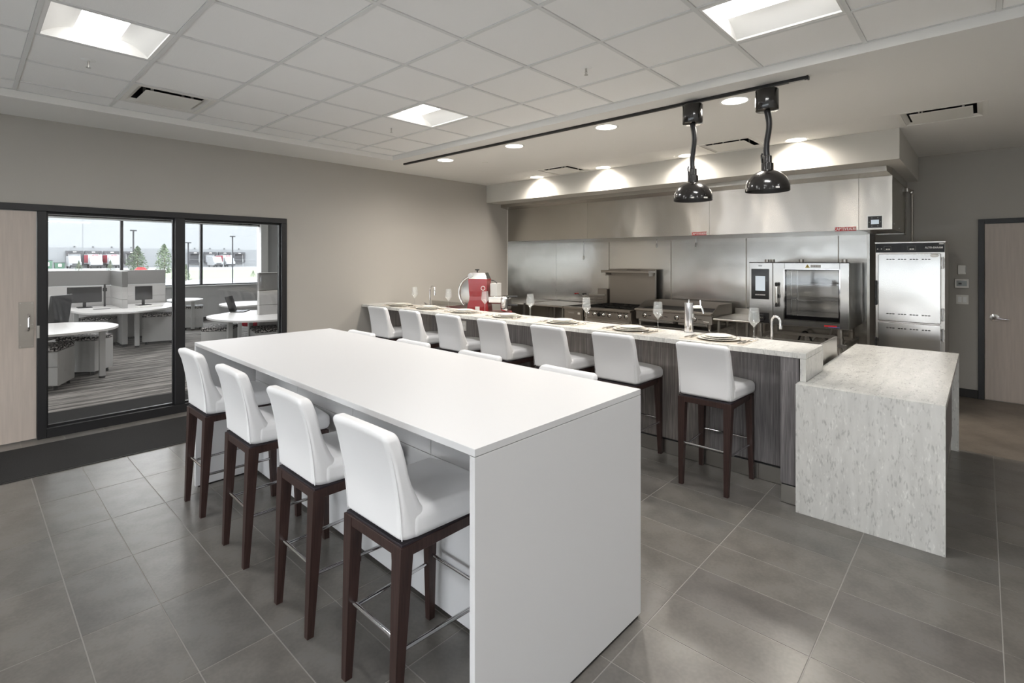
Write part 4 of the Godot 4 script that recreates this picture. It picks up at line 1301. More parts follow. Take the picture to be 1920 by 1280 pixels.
	bx("maker_badge", dr, M.red_label, -0.30, -0.165, 0.848, 0.868, zf, zf + 0.002, 0.0005, "red and blue maker's badge")
	bx("maker_badge", dr, mat(c3(90, 100, 180), 0.4), -0.255, -0.135, 0.843, 0.850, zf, zf + 0.0025, 0.0005)
	for e in [[-1.01, -3.5], [-0.97, -3.6], [-0.62, -3.6], [-0.12, -3.5]]:
		var v := B.new()
		v.cyl(Vector3(e[0], y1, e[1]), Vector3(e[0], y1 + 0.045, e[1]), 0.03, 14)
		obj("vent_stub", v, M.steel, t)
	for x in [-1.06, -0.14]:
		for z in [-4.08, -3.36]:
			var l := B.new()
			l.lathe([Vector2(0.036, 0.64), Vector2(0.036, 0.72), Vector2(0.031, 0.725), Vector2(0.031, 0.822)], 16, Vector3(x, 0, z))
			obj("leg", l, M.steel, t)
	# supply hoses behind the stand
	var i := 0
	for e in [[-0.9, -0.55, 0.5, "black"], [-0.5, -0.25, 0.58, "grey"], [-0.35, -0.8, 0.45, "white"]]:
		var h := B.new()
		var pts := []
		for k in 17:
			var a := k / 16.0
			pts.append(Vector3(lerpf(e[0], e[1], a), 0.15 + sin(a * PI) * e[2], -4.245 - 0.05 * i + 0.01 * sin(a * 9.0)))
		h.tube(pts, 0.013, 8)
		tag(obj("supply_hose", h, [M.black_plastic, M.steel_dark, M.panel_light][i]), "looped %s supply hose behind the oven stand" % e[3], "hose", "oven hoses")
		i += 1

# ---------------------------------------------------------------- tall holding cabinet
func build_holding_cabinet():
	var t := thing("holding_cabinet", "tall stainless two-door holding cabinet with black control strip", "cabinet")
	var x0 := 0.218; var x1 := 0.836; var zf := -3.30
	bx("body", t, M.steel, x0, x1, 0.16, 1.862, -4.02, zf, 0.004)
	bx("top_lip", t, M.steel, x0 - 0.005, x1 + 0.004, 1.858, 1.872, -4.02, zf + 0.012, 0.002)
	var cp := bx("control_strip", t, M.black_gloss, x0 + 0.004, x1 - 0.004, 1.752, 1.856, zf, zf + 0.010, 0.002)
	words("lettering", "ALTO-SHAAM", 0.019, M.white, cp, Vector3(0.742, 1.804, zf + 0.011), Vector3.ZERO, true, 0.92)
	for e in [[0.30, 0.365], [0.515, 0.59]]:
		var w := bx("readout", cp, M.panel_dark, e[0], e[1], 1.777, 1.824, zf + 0.010, zf + 0.011, 0.0005)
		bx("readout_screen", w, M.black_gloss, e[0] + 0.003, e[1] - 0.003, 1.78, 1.821, zf + 0.011, zf + 0.0115, 0.0)
		for k in 2: bx("key", w, M.offwhite, e[0] + 0.018 + 0.022 * k, e[0] + 0.034 + 0.022 * k, 1.784, 1.796, zf + 0.0115, zf + 0.0125, 0.0)
	for k in 3: bx("indicator", cp, M.offwhite if k != 1 else M.black_plastic, 0.236 + 0.018 * k, 0.246 + 0.018 * k, 1.79, 1.80, zf + 0.010, zf + 0.0115, 0.0)
	bx("sticker", cp, M.offwhite, 0.785, 0.826, 1.838, 1.850, zf + 0.010, zf + 0.011, 0.0)
	for e in [[0.972, 1.738, "door"], [0.20, 0.958, "door"]]:
		var d := bx(e[2], t, M.steel_door, 0.246, 0.802, e[0], e[1], zf, zf + 0.028, 0.008)
		for y in [e[1] - 0.062, e[0] + 0.085]:
			for gsl in 4:
				for k in 3:
					var x := 0.325 + gsl * 0.105 + k * 0.027
					bx("vent_slot", d, M.iron, x, x + 0.020, y - 0.005, y + 0.005, zf + 0.028, zf + 0.029, 0.0)
		if e[0] > 0.5:
			var ov := B.new()
			ov.xf = Transform3D(Basis(Vector3.RIGHT, PI / 2).scaled(Vector3(1, 0.48, 1)), Vector3(0.75, 1.716, zf + 0.028))
			ov.lathe([Vector2(0.038, 0.0), Vector2(0.036, 0.002), Vector2(0, 0.002)], 24)
			var oo := obj("oval_badge", ov, M.offwhite, d)
			bx("stroke", oo, M.steel_dark, 0.728, 0.772, 1.713, 1.719, zf + 0.030, zf + 0.031, 0.0)
	for y in [[1.572, 1.70], [1.006, 1.145], [0.787, 0.926], [0.25, 0.38]]:
		var h := B.new()
		h.cyl(Vector3(0.817, y[0], zf + 0.03), Vector3(0.817, y[1], zf + 0.03), 0.011, 10)
		h.bb(0.802, 0.832, y[0] + 0.01, y[0] + 0.03, zf, zf + 0.03, 0.003)
		h.bb(0.802, 0.832, y[1] - 0.03, y[1] - 0.01, zf, zf + 0.03, 0.003)
		obj("hinge", h, M.chrome, t)
	for y in [[1.149, 1.434], [0.5, 0.78]]:
		var h := B.new()
		h.rbox(Vector3(0.229, (y[0] + y[1]) / 2, zf + 0.05), Vector3(0.022, y[1] - y[0], 0.03), 0.008, 2, 1)
		h.bb(0.219, 0.239, y[1] - 0.05, y[1] - 0.01, zf, zf + 0.045, 0.003)
		h.bb(0.219, 0.239, y[0] + 0.01, y[0] + 0.05, zf, zf + 0.045, 0.003)
		obj("latch_handle", h, M.black_plastic, t)
	for x in [x0 + 0.07, x1 - 0.07]:
		for z in [-3.95, zf - 0.08]:
			var c := B.new()
			c.xf = Transform3D(Basis(Vector3.BACK, PI / 2), Vector3(x, 0.06, z))
			c.lathe([Vector2(0.0, -0.018), Vector2(0.055, -0.018), Vector2(0.06, -0.01), Vector2(0.06, 0.01), Vector2(0.055, 0.018), Vector2(0.0, 0.018)], 18)
			c.xf = Transform3D.IDENTITY
			c.bb(x - 0.025, x - 0.02, 0.05, 0.16, z - 0.02, z + 0.02, 0.001)
			c.bb(x + 0.02, x + 0.025, 0.05, 0.16, z - 0.02, z + 0.02, 0.001)
			obj("caster", c, M.black_plastic, t)

# ---------------------------------------------------------------- heat lamps on their track
func build_heat_lamps():
	var tr := thing("lamp_track", "long slim black ceiling track carrying the heat lamps", "lamp track")
	bx("rail", tr, M.black_paint, -4.647, 0.215, YG - 0.022, YG, -0.20, -0.165, 0.002)
	bx("end_cap", tr, M.black_paint, 0.215, 0.228, YG - 0.026, YG, -0.203, -0.162, 0.002)
	bx("slot", tr, M.steel_dark, 0.10, 0.20, YG - 0.0235, YG - 0.021, -0.19, -0.175, 0.0)
	var mk := func(x: float, y_top: float, y_dome: float, y_rim: float, lean: float, label: String):
		var t := thing("heat_lamp", label, "heat lamp", Vector3(x, 0, -0.1825), 0, "pendant heat lamps")
		var a := B.new()
		a.bb(-0.02, 0.02, y_top, YG - 0.022, -0.015, 0.015, 0.002)
		obj("adapter", a, M.black_paint, t)
		var c := B.new()
		c.lathe([Vector2(0.0, y_top - 0.155), Vector2(0.076, y_top - 0.155), Vector2(0.080, y_top - 0.150), Vector2(0.080, y_top - 0.005), Vector2(0.076, y_top), Vector2(0.0, y_top)], 32, Vector3.ZERO, 60)
		obj("canister", c, M.heat_black, t)
		# corrugated cord with a slight sag
		var y0 := y_top - 0.155; var y1 := y_dome + 0.075
		var pts := []; var rr := []
		var n := 150
		for k in n + 1:
			var u := k / float(n)
			var sx := lean * sin(u * PI) * 0.5 + lean * (u * u * (3.0 - 2.0 * u)) * 0.3 + 0.012 * sin(u * TAU)
			pts.append(Vector3(sx, lerpf(y0, y1, u), 0.004 * sin(u * TAU)))
			rr.append(0.0205 + 0.004 * (1.0 if k % 4 < 2 else -1.0) * 0.6)
		var cd := B.new()
		cd.tube(pts, rr, 12)
		obj("cord", cd, M.black_plastic, t)
		var off: Vector3 = Vector3(pts[-1].x, 0, 0)
		var nk := B.new()
		nk.lathe([Vector2(0.043, y_dome - 0.014), Vector2(0.043, y_dome + 0.045), Vector2(0.031, y_dome + 0.05), Vector2(0.031, y_dome + 0.10), Vector2(0.026, y_dome + 0.104), Vector2(0.0, y_dome + 0.104)], 24, off, 30)
		obj("neck", nk, M.heat_black, t)
		var cl := B.new()
		cl.tube([off + Vector3(-0.033, y_dome + 0.05, 0.01), off + Vector3(-0.039, y_dome + 0.11, 0.01), off + Vector3(-0.03, y_dome + 0.125, 0.012)], 0.007, 8)
		obj("cable_clip", cl, M.heat_black, t)
		var R := 0.152; var H := y_dome - y_rim
		var pr := [Vector2(R, y_rim), Vector2(R, y_rim + 0.018)]
		for k in range(1, 15):
			var an := k / 14.0 * PI * 0.5
			pr.append(Vector2(maxf(R * cos(an), 0.03), y_rim + 0.018 + (H - 0.018) * sin(an)))
		var d := B.new()
		d.lathe(pr, 48, off, 50)
		var sh := obj("shade", d, M.heat_black, t)
		var ins := []
		for q in pr: ins.append(Vector2(maxf(q.x - 0.003, 0.02), q.y - 0.002))
		ins.reverse()
		var di := B.new()
		di.lathe(ins, 48, off, 50)
		obj("shade_lining", di, M.shade_inside, sh)
		var bl := B.new()
		bl.lathe([Vector2(0.0, y_rim + 0.02), Vector2(0.04, y_rim + 0.03), Vector2(0.055, y_rim + 0.055), Vector2(0.03, y_rim + 0.1), Vector2(0.02, y_rim + 0.13)], 20, off, 60)
		obj("bulb", bl, M.chrome, t)
		return [sh, off]
	var l1 = mk.call(-0.62, 2.945, 2.318, 2.160, 0.012, "black dome heat lamp on corrugated cord hanging closer to the beige wall")
	var l2 = mk.call(-0.05, 2.94, 2.345, 2.185, 0.01, "black dome heat lamp on corrugated cord hanging nearer the track's end")
	# small caution labels on the shades, facing the room
	for e in [[l1, -0.62, 2.158, -18.0, 0.05], [l1, -0.62, 2.158, 22.0, 0.08], [l2, -0.05, 2.185, 2.0, 0.06]]:
		var a := deg_to_rad(90.0 - e[3] - 40.0)
		var b := B.new()
		var o: Vector3 = e[0][1]
		for k in 4:
			var a0: float = a - e[4] * 3.0 * (0.5 - k / 4.0); var a1: float = a - e[4] * 3.0 * (0.5 - (k + 1) / 4.0)
			b.fq(o + Vector3(cos(a0) * 0.1528, e[2] + 0.004, sin(a0) * 0.1528), o + Vector3(cos(a1) * 0.1528, e[2] + 0.004, sin(a1) * 0.1528), o + Vector3(cos(a1) * 0.1526, e[2] + 0.015, sin(a1) * 0.1526), o + Vector3(cos(a0) * 0.1526, e[2] + 0.015, sin(a0) * 0.1526), Vector3(cos(a), 0, sin(a)))
		obj("caution_label", b, M.offwhite, e[0][0])

# ---------------------------------------------------------------- place settings
func build_place_settings():
	var px := [-4.70, -4.10, -3.42, -2.71, -1.945, -1.185, -0.405]
	var gx := [-4.62, -3.90, -3.23, -2.515, -1.775, -1.005, -0.19]
	var nth := ["first", "second", "third", "fourth", "fifth", "sixth", "seventh"]
	var Y := 1.042
	var kinds := {}
	var copy := func(kind: String, made: Callable, label: String, group: String, at: Vector3, turn := 0.0):
		var o: Node3D
		if not kinds.has(kind):
			o = made.call()
			kinds[kind] = o
		else:
			o = kinds[kind].duplicate()
			o.name = numbered(kinds[kind].get_meta("base"))
			add_child(o)
		o.position = at
		o.rotation.y = turn
		o.set_meta("label", label); o.set_meta("group", group)
	for i in 7:
		var where := "at the %s bar place from the beige wall" % nth[i]
		var z := -0.17
		copy.call("mat", func():
			var b := B.new(); b.bb(-0.25, 0.25, 0.0, 0.002, -0.17, 0.17, 0.001)
			var o := obj("placemat", b, M.placemat); tag(o, "", "placemat"); o.set_meta("base", "placemat"); return o, "woven beige placemat %s" % where, "placemats on the bar", Vector3(px[i], Y, z))
		var plate := func(r: float, lift: float, called: String) -> Node3D:
			var o := thing(called, "", "plate")
			o.set_meta("base", called)
			var b := B.new()
			b.lathe([Vector2(0.0, 0.0), Vector2(r * 0.55, 0.0), Vector2(r * 0.62, 0.003), Vector2(r * 0.98, lift - 0.002), Vector2(r, lift), Vector2(r * 0.98, lift + 0.002), Vector2(r * 0.62, 0.007), Vector2(r * 0.55, 0.004), Vector2(0.0, 0.004)], 40, Vector3.ZERO, 70)
			obj("dish", b, M.porcelain, o)
			var l := B.new()
			l.lathe([Vector2(r * 0.955, lift - 0.0005), Vector2(r * 0.985, lift + 0.0028), Vector2(r * 0.955, lift + 0.0016)], 40)
			obj("rim_line", l, M.plate_line, o)
			return o
		copy.call("charger", func(): return plate.call(0.165, 0.014, "charger_plate"), "wide pale charger plate %s" % where, "charger plates", Vector3(px[i], Y + 0.002, z))
		copy.call("dinner", func(): return plate.call(0.135, 0.013, "dinner_plate"), "cream dinner plate in the stack %s" % where, "dinner plates", Vector3(px[i], Y + 0.012, z))
		copy.call("salad", func(): return plate.call(0.105, 0.012, "salad_plate"), "small cream plate topmost of the stack %s" % where, "salad plates", Vector3(px[i], Y + 0.022, z))
		var fork := func() -> Node3D:
			var o := thing("fork", "", "fork")
			o.set_meta("base", "fork")
			var b := B.new()
			b.tube([Vector3(0, 0.004, 0.1), Vector3(0, 0.006, 0.05), Vector3(0, 0.006, -0.02), Vector3(0, 0.004, -0.04)], [0.006, 0.005, 0.003, 0.005], 6)
			obj("handle", b, M.silver, o)
			var h := B.new()
			h.bb(-0.012, 0.012, 0.003, 0.006, -0.058, -0.038, 0.001)
			for k in 4: h.bb(-0.011 + 0.0063 * k, -0.0075 + 0.0063 * k, 0.003, 0.0055, -0.1, -0.058, 0.0008)
			obj("tines", h, M.silver, o)
			return o
		copy.call("fork", fork, "silver dinner fork inside the mat %s" % where, "forks on the placemats", Vector3(px[i] - 0.19, Y + 0.002, z + 0.01), 0.04)
		copy.call("fork", fork, "silver outer fork near the mat's edge %s" % where, "forks on the placemats", Vector3(px[i] - 0.225, Y + 0.002, z + 0.015), -0.03)
		copy.call("knife", func():
			var o := thing("table_knife", "", "knife")
			o.set_meta("base", "table_knife")
			var b := B.new(); b.rbox(Vector3(0, 0.006, 0.065), Vector3(0.016, 0.01, 0.1), 0.0045, 2, 1)
			obj("handle", b, M.silver, o)
			var bl := B.new(); bl.slab(PackedVector2Array([Vector2(-0.008, 0.015), Vector2(0.008, 0.015), Vector2(0.009, -0.06), Vector2(0.002, -0.1), Vector2(-0.008, -0.085)]), 0.002, 0.0035)
			obj("blade", bl, M.silver, o)
			return o, "silver table knife %s" % where, "knives on the placemats", Vector3(px[i] + 0.19, Y + 0.002, z + 0.02), 0.05)
		copy.call("spoon", func():
			var o := thing("spoon", "", "spoon")
			o.set_meta("base", "spoon")
			var b := B.new(); b.tube([Vector3(0, 0.004, 0.1), Vector3(0, 0.006, 0.05), Vector3(0, 0.006, -0.03), Vector3(0, 0.005, -0.05)], [0.006, 0.005, 0.003, 0.004], 6)
			obj("handle", b, M.silver, o)
			var h := B.new(); h.xf = Transform3D(Basis().scaled(Vector3(0.62, 0.25, 1.0)), Vector3(0, 0.006, -0.07))
			h.lathe([Vector2(0.0, -0.016), Vector2(0.014, -0.013), Vector2(0.024, 0.0), Vector2(0.022, 0.0), Vector2(0.0, -0.012)], 16)
			obj("bowl", h, M.silver, o)
			return o, "silver spoon beside the knife %s" % where, "spoons on the placemats", Vector3(px[i] + 0.222, Y + 0.002, z + 0.02), -0.04)
		copy.call("glass", func():
			var o := thing("wine_glass", "", "wine glass")
			o.set_meta("base", "wine_glass")
			var b := B.new(); b.lathe([Vector2(0.0, 0.0), Vector2(0.034, 0.0), Vector2(0.035, 0.0015), Vector2(0.012, 0.004), Vector2(0.0042, 0.009), Vector2(0.0036, 0.05), Vector2(0.0042, 0.095), Vector2(0.007, 0.102)], 24, Vector3.ZERO, 50)
			obj("stem", b, M.crystal, o)
			var w := B.new(); w.lathe([Vector2(0.0, 0.100), Vector2(0.007, 0.102), Vector2(0.043, 0.147), Vector2(0.0445, 0.153), Vector2(0.035, 0.252), Vector2(0.0338, 0.252), Vector2(0.043, 0.153), Vector2(0.0415, 0.149), Vector2(0.006, 0.105), Vector2(0.0, 0.104)], 24, Vector3.ZERO, 25)
			obj("bowl", w, M.crystal, o)
			return o, "empty angular wine glass %s" % where, "wine glasses on the bar", Vector3(gx[i], Y, -0.335))

# ---------------------------------------------------------------- things on and behind the bar
func gooseneck(label: String, at: Vector3, h: float, reach: float, turn: float):
	var t := thing("gooseneck_faucet", label, "faucet", at, turn, "gooseneck faucets")
	var b := B.new()
	b.lathe([Vector2(0.026, 0.0), Vector2(0.026, 0.012), Vector2(0.016, 0.02), Vector2(0.014, 0.05), Vector2(0.0, 0.05)], 16)
	obj("base", b, M.chrome, t)
	var pts := [Vector3(0, 0.04, 0), Vector3(0, h * 0.5, 0)]
	for k in 15:
		var a := PI - PI * 1.08 * k / 14.0
		pts.append(Vector3(reach / 2 + cos(a) * reach / 2, h - reach / 2 + sin(a) * reach / 2, 0))
	pts.append(pts[-1] + Vector3(0.004, -0.03, 0))
	var s := B.new()
	s.tube(pts, 0.0095, 12)
	obj("spout", s, M.chrome, t)
	var n := B.new()
	n.cyl(pts[-1] + Vector3(0, -0.012, 0), pts[-1] + Vector3(0, 0.012, 0), 0.0125, 12)
	obj("aerator", n, M.chrome, t)
	for sg in [-1.0, 1.0]:
		var hn := B.new()
		hn.cyl(Vector3(sg * 0.1, 0.0, 0), Vector3(sg * 0.1, 0.045, 0), 0.014, 12)
		hn.bar(Vector3(sg * 0.1, 0.04, 0), Vector3(sg * 0.155, 0.05, 0.0), 0.016, 0.01)
		obj("lever", hn, M.chrome, t)

func build_bar_fittings():
	# raised steel deck of the hand sink at the island end and the drinks sink at the wall
	var s1 := thing("bar_sink", "stainless bar sink deck at the island end behind the bar top", "sink")
	bx("deck", s1, M.steel, -0.62, 0.14, 0.955, 0.975, -0.62, -0.44, 0.003)
	bx("rear_wall", s1, M.steel, -0.62, 0.14, 0.9, 0.955, -0.62, -0.605, 0.002)
	gooseneck("chrome gooseneck faucet behind the bar at the island end", Vector3(-0.115, 0.975, -0.53), 0.245, 0.085, -0.5)
	var s2 := thing("bar_sink", "stainless drinks sink with raised splash by the beige wall", "sink")
	bx("deck", s2, M.steel, -5.0, -4.1, 0.90, 1.0, -0.95, -0.44, 0.003)
	bx("splash", s2, M.steel, -5.0, -4.1, 1.0, 1.055, -0.96, -0.93, 0.003)
	bx("side_splash", s2, M.steel, -4.115, -4.1, 1.0, 1.055, -0.93, -0.46, 0.002)
	gooseneck("chrome gooseneck faucet at the beige wall end of the bar", Vector3(-4.62, 1.0, -0.6), 0.30, 0.135, -0.15)
	# beer tower
	var t := thing("beer_tower", "chrome beer tower with one side tap on the bar", "beer tap", Vector3(-0.735, 1.042, -0.375))
	var b := B.new()
	b.lathe([Vector2(0.045, 0.0), Vector2(0.045, 0.006), Vector2(0.037, 0.008), Vector2(0.037, 0.245), Vector2(0.040, 0.246), Vector2(0.040, 0.258), Vector2(0.03, 0.263), Vector2(0.0, 0.263)], 32, Vector3.ZERO, 30)
	obj("column", b, M.chrome, t)
	var fn := B.new(); fn.lathe([Vector2(0.007, 0.262), Vector2(0.008, 0.275), Vector2(0.005, 0.285), Vector2(0.0, 0.288)], 12)
	obj("finial", fn, M.chrome, t)
	var tp := B.new()
	tp.tube([Vector3(0.035, 0.225, 0.0), Vector3(0.06, 0.225, -0.012), Vector3(0.095, 0.223, -0.03)], [0.013, 0.015, 0.012], 12)
	tp.tube([Vector3(0.095, 0.225, -0.03), Vector3(0.105, 0.2, -0.034), Vector3(0.112, 0.168, -0.036)], [0.011, 0.01, 0.008], 10)
	obj("tap", tp, M.chrome, t)
	var hd := B.new()
	hd.tube([Vector3(0.09, 0.23, -0.028), Vector3(0.089, 0.26, -0.028), Vector3(0.087, 0.285, -0.028)], [0.007, 0.011, 0.006], 10)
	obj("tap_handle", hd, M.chrome, t)
	bx("collar", t, M.steel, 0.03, 0.045, 0.13, 0.165, -0.012, 0.012, 0.002)
	# red slicer on the worktop
	var s := thing("meat_slicer", "red and chrome meat slicer standing behind the bar", "slicer", Vector3(-3.74, 0.9, -0.80), 0.5)
	bx("base", s, M.red, -0.29, 0.36, 0.02, 0.09, -0.17, 0.19, 0.02)
	for x in [-0.22, 0.28]:
		for z in [-0.12, 0.13]:
			var f := B.new(); f.cyl(Vector3(x, 0.0, z), Vector3(x, 0.022, z), 0.022, 12); obj("foot", f, M.black_plastic, s)
	# waisted red motor column
	var col := B.new()
	var prof := [[0.08, 0.145, 0.10], [0.16, 0.14, 0.098], [0.24, 0.118, 0.09], [0.29, 0.112, 0.088], [0.36, 0.12, 0.092], [0.52, 0.128, 0.095]]
	for k in prof.size() - 1:
		var p0 = prof[k]; var p1 = prof[k + 1]
		col.post(Vector3(-0.03, p0[0], 0.06), Vector2(p0[1] * 2, p0[2] * 2), Vector3(-0.03, p1[0], 0.06), Vector2(p1[1] * 2, p1[2] * 2))
	obj("column", col, M.red, s)
	var ring := B.new()
	var rp := []
	for k in 25: rp.append(Vector3(0.045 + 0.026 * cos(TAU * k / 24.0), 0.40 + 0.026 * sin(TAU * k / 24.0), 0.156))
	ring.tube(rp, 0.003, 6)
	obj("emblem", ring, M.offwhite, s)
	bx("switch_plate", s, M.offwhite, -0.06, 0.0, 0.10, 0.16, 0.158, 0.164, 0.003)
	var head := B.new()
	head.post(Vector3(-0.03, 0.52, 0.06), Vector2(0.25, 0.18), Vector3(-0.035, 0.60, 0.06), Vector2(0.2, 0.14))
	obj("head", head, M.silver, s)
	var kb := B.new(); kb.lathe([Vector2(0.008, 0.60), Vector2(0.008, 0.625), Vector2(0.03, 0.632), Vector2(0.03, 0.642), Vector2(0.0, 0.646)], 16, Vector3(-0.065, 0, 0.06))
	obj("sharpener_knob", kb, M.black_plastic, s)
	var pv := B.new()
	pv.xf = Transform3D(Basis(Vector3.RIGHT, PI / 2), Vector3(-0.13, 0.565, 0.14))
	pv.lathe([Vector2(0.03, 0.0), Vector2(0.028, 0.02), Vector2(0.0, 0.022)], 16)
	obj("pivot", pv, M.steel_dark, s)
	# round blade with its guard on the wall side
	var bl := B.new()
	bl.xf = Transform3D(Basis(Vector3.RIGHT, PI / 2), Vector3(-0.13, 0.33, 0.02))
	bl.lathe([Vector2(0.0, -0.006), Vector2(0.185, -0.004), Vector2(0.195, 0.0), Vector2(0.185, 0.004), Vector2(0.0, 0.008)], 40)
	obj("blade", bl, M.steel, s)
	var gd := B.new()
	var gp := []
	for k in 21:
		var a := deg_to_rad(80.0 + 150.0 * k / 20.0)
		gp.append(Vector3(-0.13 + 0.2 * cos(a), 0.33 + 0.22 * sin(a), 0.03))
	gd.tube(gp, 0.017, 8)
	obj("blade_guard", gd, M.silver, s)
	# carriage and pusher on the other side
	bx("carriage", s, M.silver, 0.10, 0.30, 0.20, 0.30, -0.12, 0.14, 0.02)
	var cr := B.new()
	cr.rbox(Vector3(0.32, 0.2, 0.03), Vector3(0.1, 0.2, 0.26), 0.045, 4, 1)
	obj("carriage_arm", cr, M.chrome, s)
	var pl := B.new()
	pl.xf = Transform3D(Basis(Vector3.UP, -PI / 2), Vector3.ZERO)
	pl.prism(PackedVector2Array([Vector2(-0.1, 0.3), Vector2(0.1, 0.3), Vector2(0.12, 0.46), Vector2(-0.1, 0.46)]), -0.22, -0.13)
	obj("pusher", pl, M.cabinet_grey, s)
	var hk := B.new()
	hk.tube([Vector3(0.12, 0.5, 0.03), Vector3(0.16, 0.495, 0.03), Vector3(0.2, 0.46, 0.03)], 0.007, 8)
	obj("pusher_handle", hk, M.black_plastic, s)
	for y in [0.18, 0.29]:
		var h2 := B.new()
		h2.rbox(Vector3(0.42, y, 0.03), Vector3(0.12, 0.026, 0.026), 0.011, 3, 1)
		obj("grip", h2, M.black_plastic, s)

# ---------------------------------------------------------------- switches and outlets
func build_wall_fittings():
	var o := thing("wall_outlet", "dark wall outlet with a white plug above the bar on the beige wall", "outlet", Vector3(XL, 1.195, -2.248))
	bx("plate", o, M.base, 0.0, 0.006, -0.062, 0.062, -0.037, 0.037, 0.002)
	bx("plug", o, M.white, 0.006, 0.03, -0.035, 0.0, -0.014, 0.014, 0.004)
	var s := thing("sensor_box", "small white wall sensor above the thermostat", "sensor", Vector3(0.944, 1.548, ZB))
	bx("housing", s, M.offwhite, -0.037, 0.037, -0.056, 0.056, 0.0, 0.022, 0.006)
	bx("side_clip", s, M.cabinet_grey, 0.032, 0.038, -0.03, 0.03, 0.0, 0.026, 0.002)
	var t := thing("thermostat", "white thermostat with grey screen between sensor and light switches", "thermostat", Vector3(0.944, 1.381, ZB))
	bx("housing", t, M.offwhite, -0.066, 0.066, -0.057, 0.057, 0.0, 0.026, 0.005)
	bx("screen", t, M.grey_screen, -0.048, 0.048, -0.033, 0.033, 0.026, 0.028, 0.002)
	bx("digits", t, M.base, -0.03, 0.0, -0.012, 0.008, 0.028, 0.0285, 0.0)
	var w := thing("light_switch", "white double rocker light switch plate beside the black door frame", "light switch", Vector3(0.949, 1.185, ZB))
	bx("plate", w, M.offwhite, -0.057, 0.057, -0.057, 0.057, 0.0, 0.006, 0.002)
	for x in [-0.023, 0.023]: bx("rocker", w, M.white, x - 0.017, x + 0.017, -0.034, 0.034, 0.006, 0.011, 0.002)

# ---------------------------------------------------------------- office shell
const XO := -14.5
func build_office_shell():
	tag(bx("floor_office", null, M.carpet, XO - 0.2, XL - 0.12, -0.2, 0.0, -3.2, 9.0, 0.0), "grey streaked carpet of the office beyond the glass", "floor", "", "structure")
	tag(bx("ceiling_office", null, M.gypsum, XO - 0.2, XL - 0.15, 2.95, 3.1, -3.2, 9.0, 0.0), "white office ceiling beyond the glass screen", "ceiling", "", "structure")
	tag(bx("wall_office_end", null, M.office_wall, XO - 0.2, XL - 0.15, -0.2, 3.1, -3.2, -3.0, 0.0), "light grey end wall of the office", "wall", "", "structure")
	tag(bx("wall_office_side", null, M.office_wall, XO - 0.2, XL - 0.15, -0.2, 3.1, 8.8, 9.0, 0.0), "light grey side wall of the office out of sight", "wall", "", "structure")
	var w := thing("wall_office_window", "light grey wall below and above the long office window", "wall", Vector3.ZERO, 0, "", "structure")
	bx("apron_wall", w, M.office_wall, XO - 0.2, XO, -0.2, 0.965, -3.0, 8.8, 0.0)
	bx("header", w, M.gypsum, XO - 0.2, XO, 2.70, 2.95, -2.04, 8.8, 0.0)
	bx("pier", w, M.gypsum, XO - 0.2, XO + 0.12, 0.965, 2.95, -2.24, -2.04, 0.004)
	bx("pier_wall", w, M.office_wall, XO - 0.2, XO, 0.965, 2.95, -3.0, -2.24, 0.0)
	bx("skirting", w, M.base, XO, XO + 0.012, 0.0, 0.1, -3.0, 8.8, 0.001)
	var n := thing("window_2", "long office window with slim dark mullions looking out on loading docks", "window", Vector3.ZERO, 0, "", "structure")
	bx("sill_rail", n, M.black_paint, XO - 0.1, XO, 0.965, 1.0, -2.04, 8.8, 0.002)
	bx("head_rail", n, M.black_paint, XO - 0.1, XO, 2.63, 2.70, -2.04, 8.8, 0.002)
	bx("sill_board", n, M.white, XO, XO + 0.06, 0.945, 0.965, -2.04, 8.8, 0.003)
	var zs := [-2.04, -0.525, 1.225, 2.975, 4.725, 6.475, 8.8]
	for i in range(1, 6): bx("mullion", n, M.black_paint, XO - 0.1, XO, 1.0, 2.63, zs[i] - 0.03, zs[i] + 0.03, 0.002)
	for i in 6: bx("pane", n, M.glass, XO - 0.056, XO - 0.05, 1.0, 2.63, zs[i] + 0.03, zs[i + 1] - 0.03, 0.0)
	var r := thing("window_blind", "rolled-up white roller blind along the top of the office window", "blind")
	var b := B.new()
	b.cyl(Vector3(XO + 0.06, 2.735, -2.0), Vector3(XO + 0.06, 2.735, 8.6), 0.04, 16)
	obj("roll", b, M.white, r)
	bx("hem_bar", r, M.white, XO + 0.018, XO + 0.03, 2.63, 2.66, -2.0, 8.6, 0.002)
	# office ceiling lights
	for e in [[-7.5, 1.5, "over the desk nearest the glass"], [-7.5, 4.5, "over the entry mat side"], [-11.0, 1.5, "over the middle desks"], [-11.0, 4.5, "over the far desks"]]:
		var t := thing("office_troffer", "flat lit panel in the office ceiling %s" % e[2], "ceiling light", Vector3(e[0], 2.95, e[1]), 0, "office ceiling panels")
		bx("panel", t, glow(Color(1, 1, 1), 2.0), -0.3, 0.3, -0.012, 0.0, -0.6, 0.6, 0.002)
		var a := AreaLight3D.new()
		a.name = "light"
		a.area_size = Vector2(0.58, 1.18)
		a.light_energy = 2.2
		a.area_range = 20.0
		a.area_attenuation = 2.0
		a.shadow_enabled = true
		a.rotation.x = -PI / 2
		a.position.y = -0.016
		t.add_child(a)

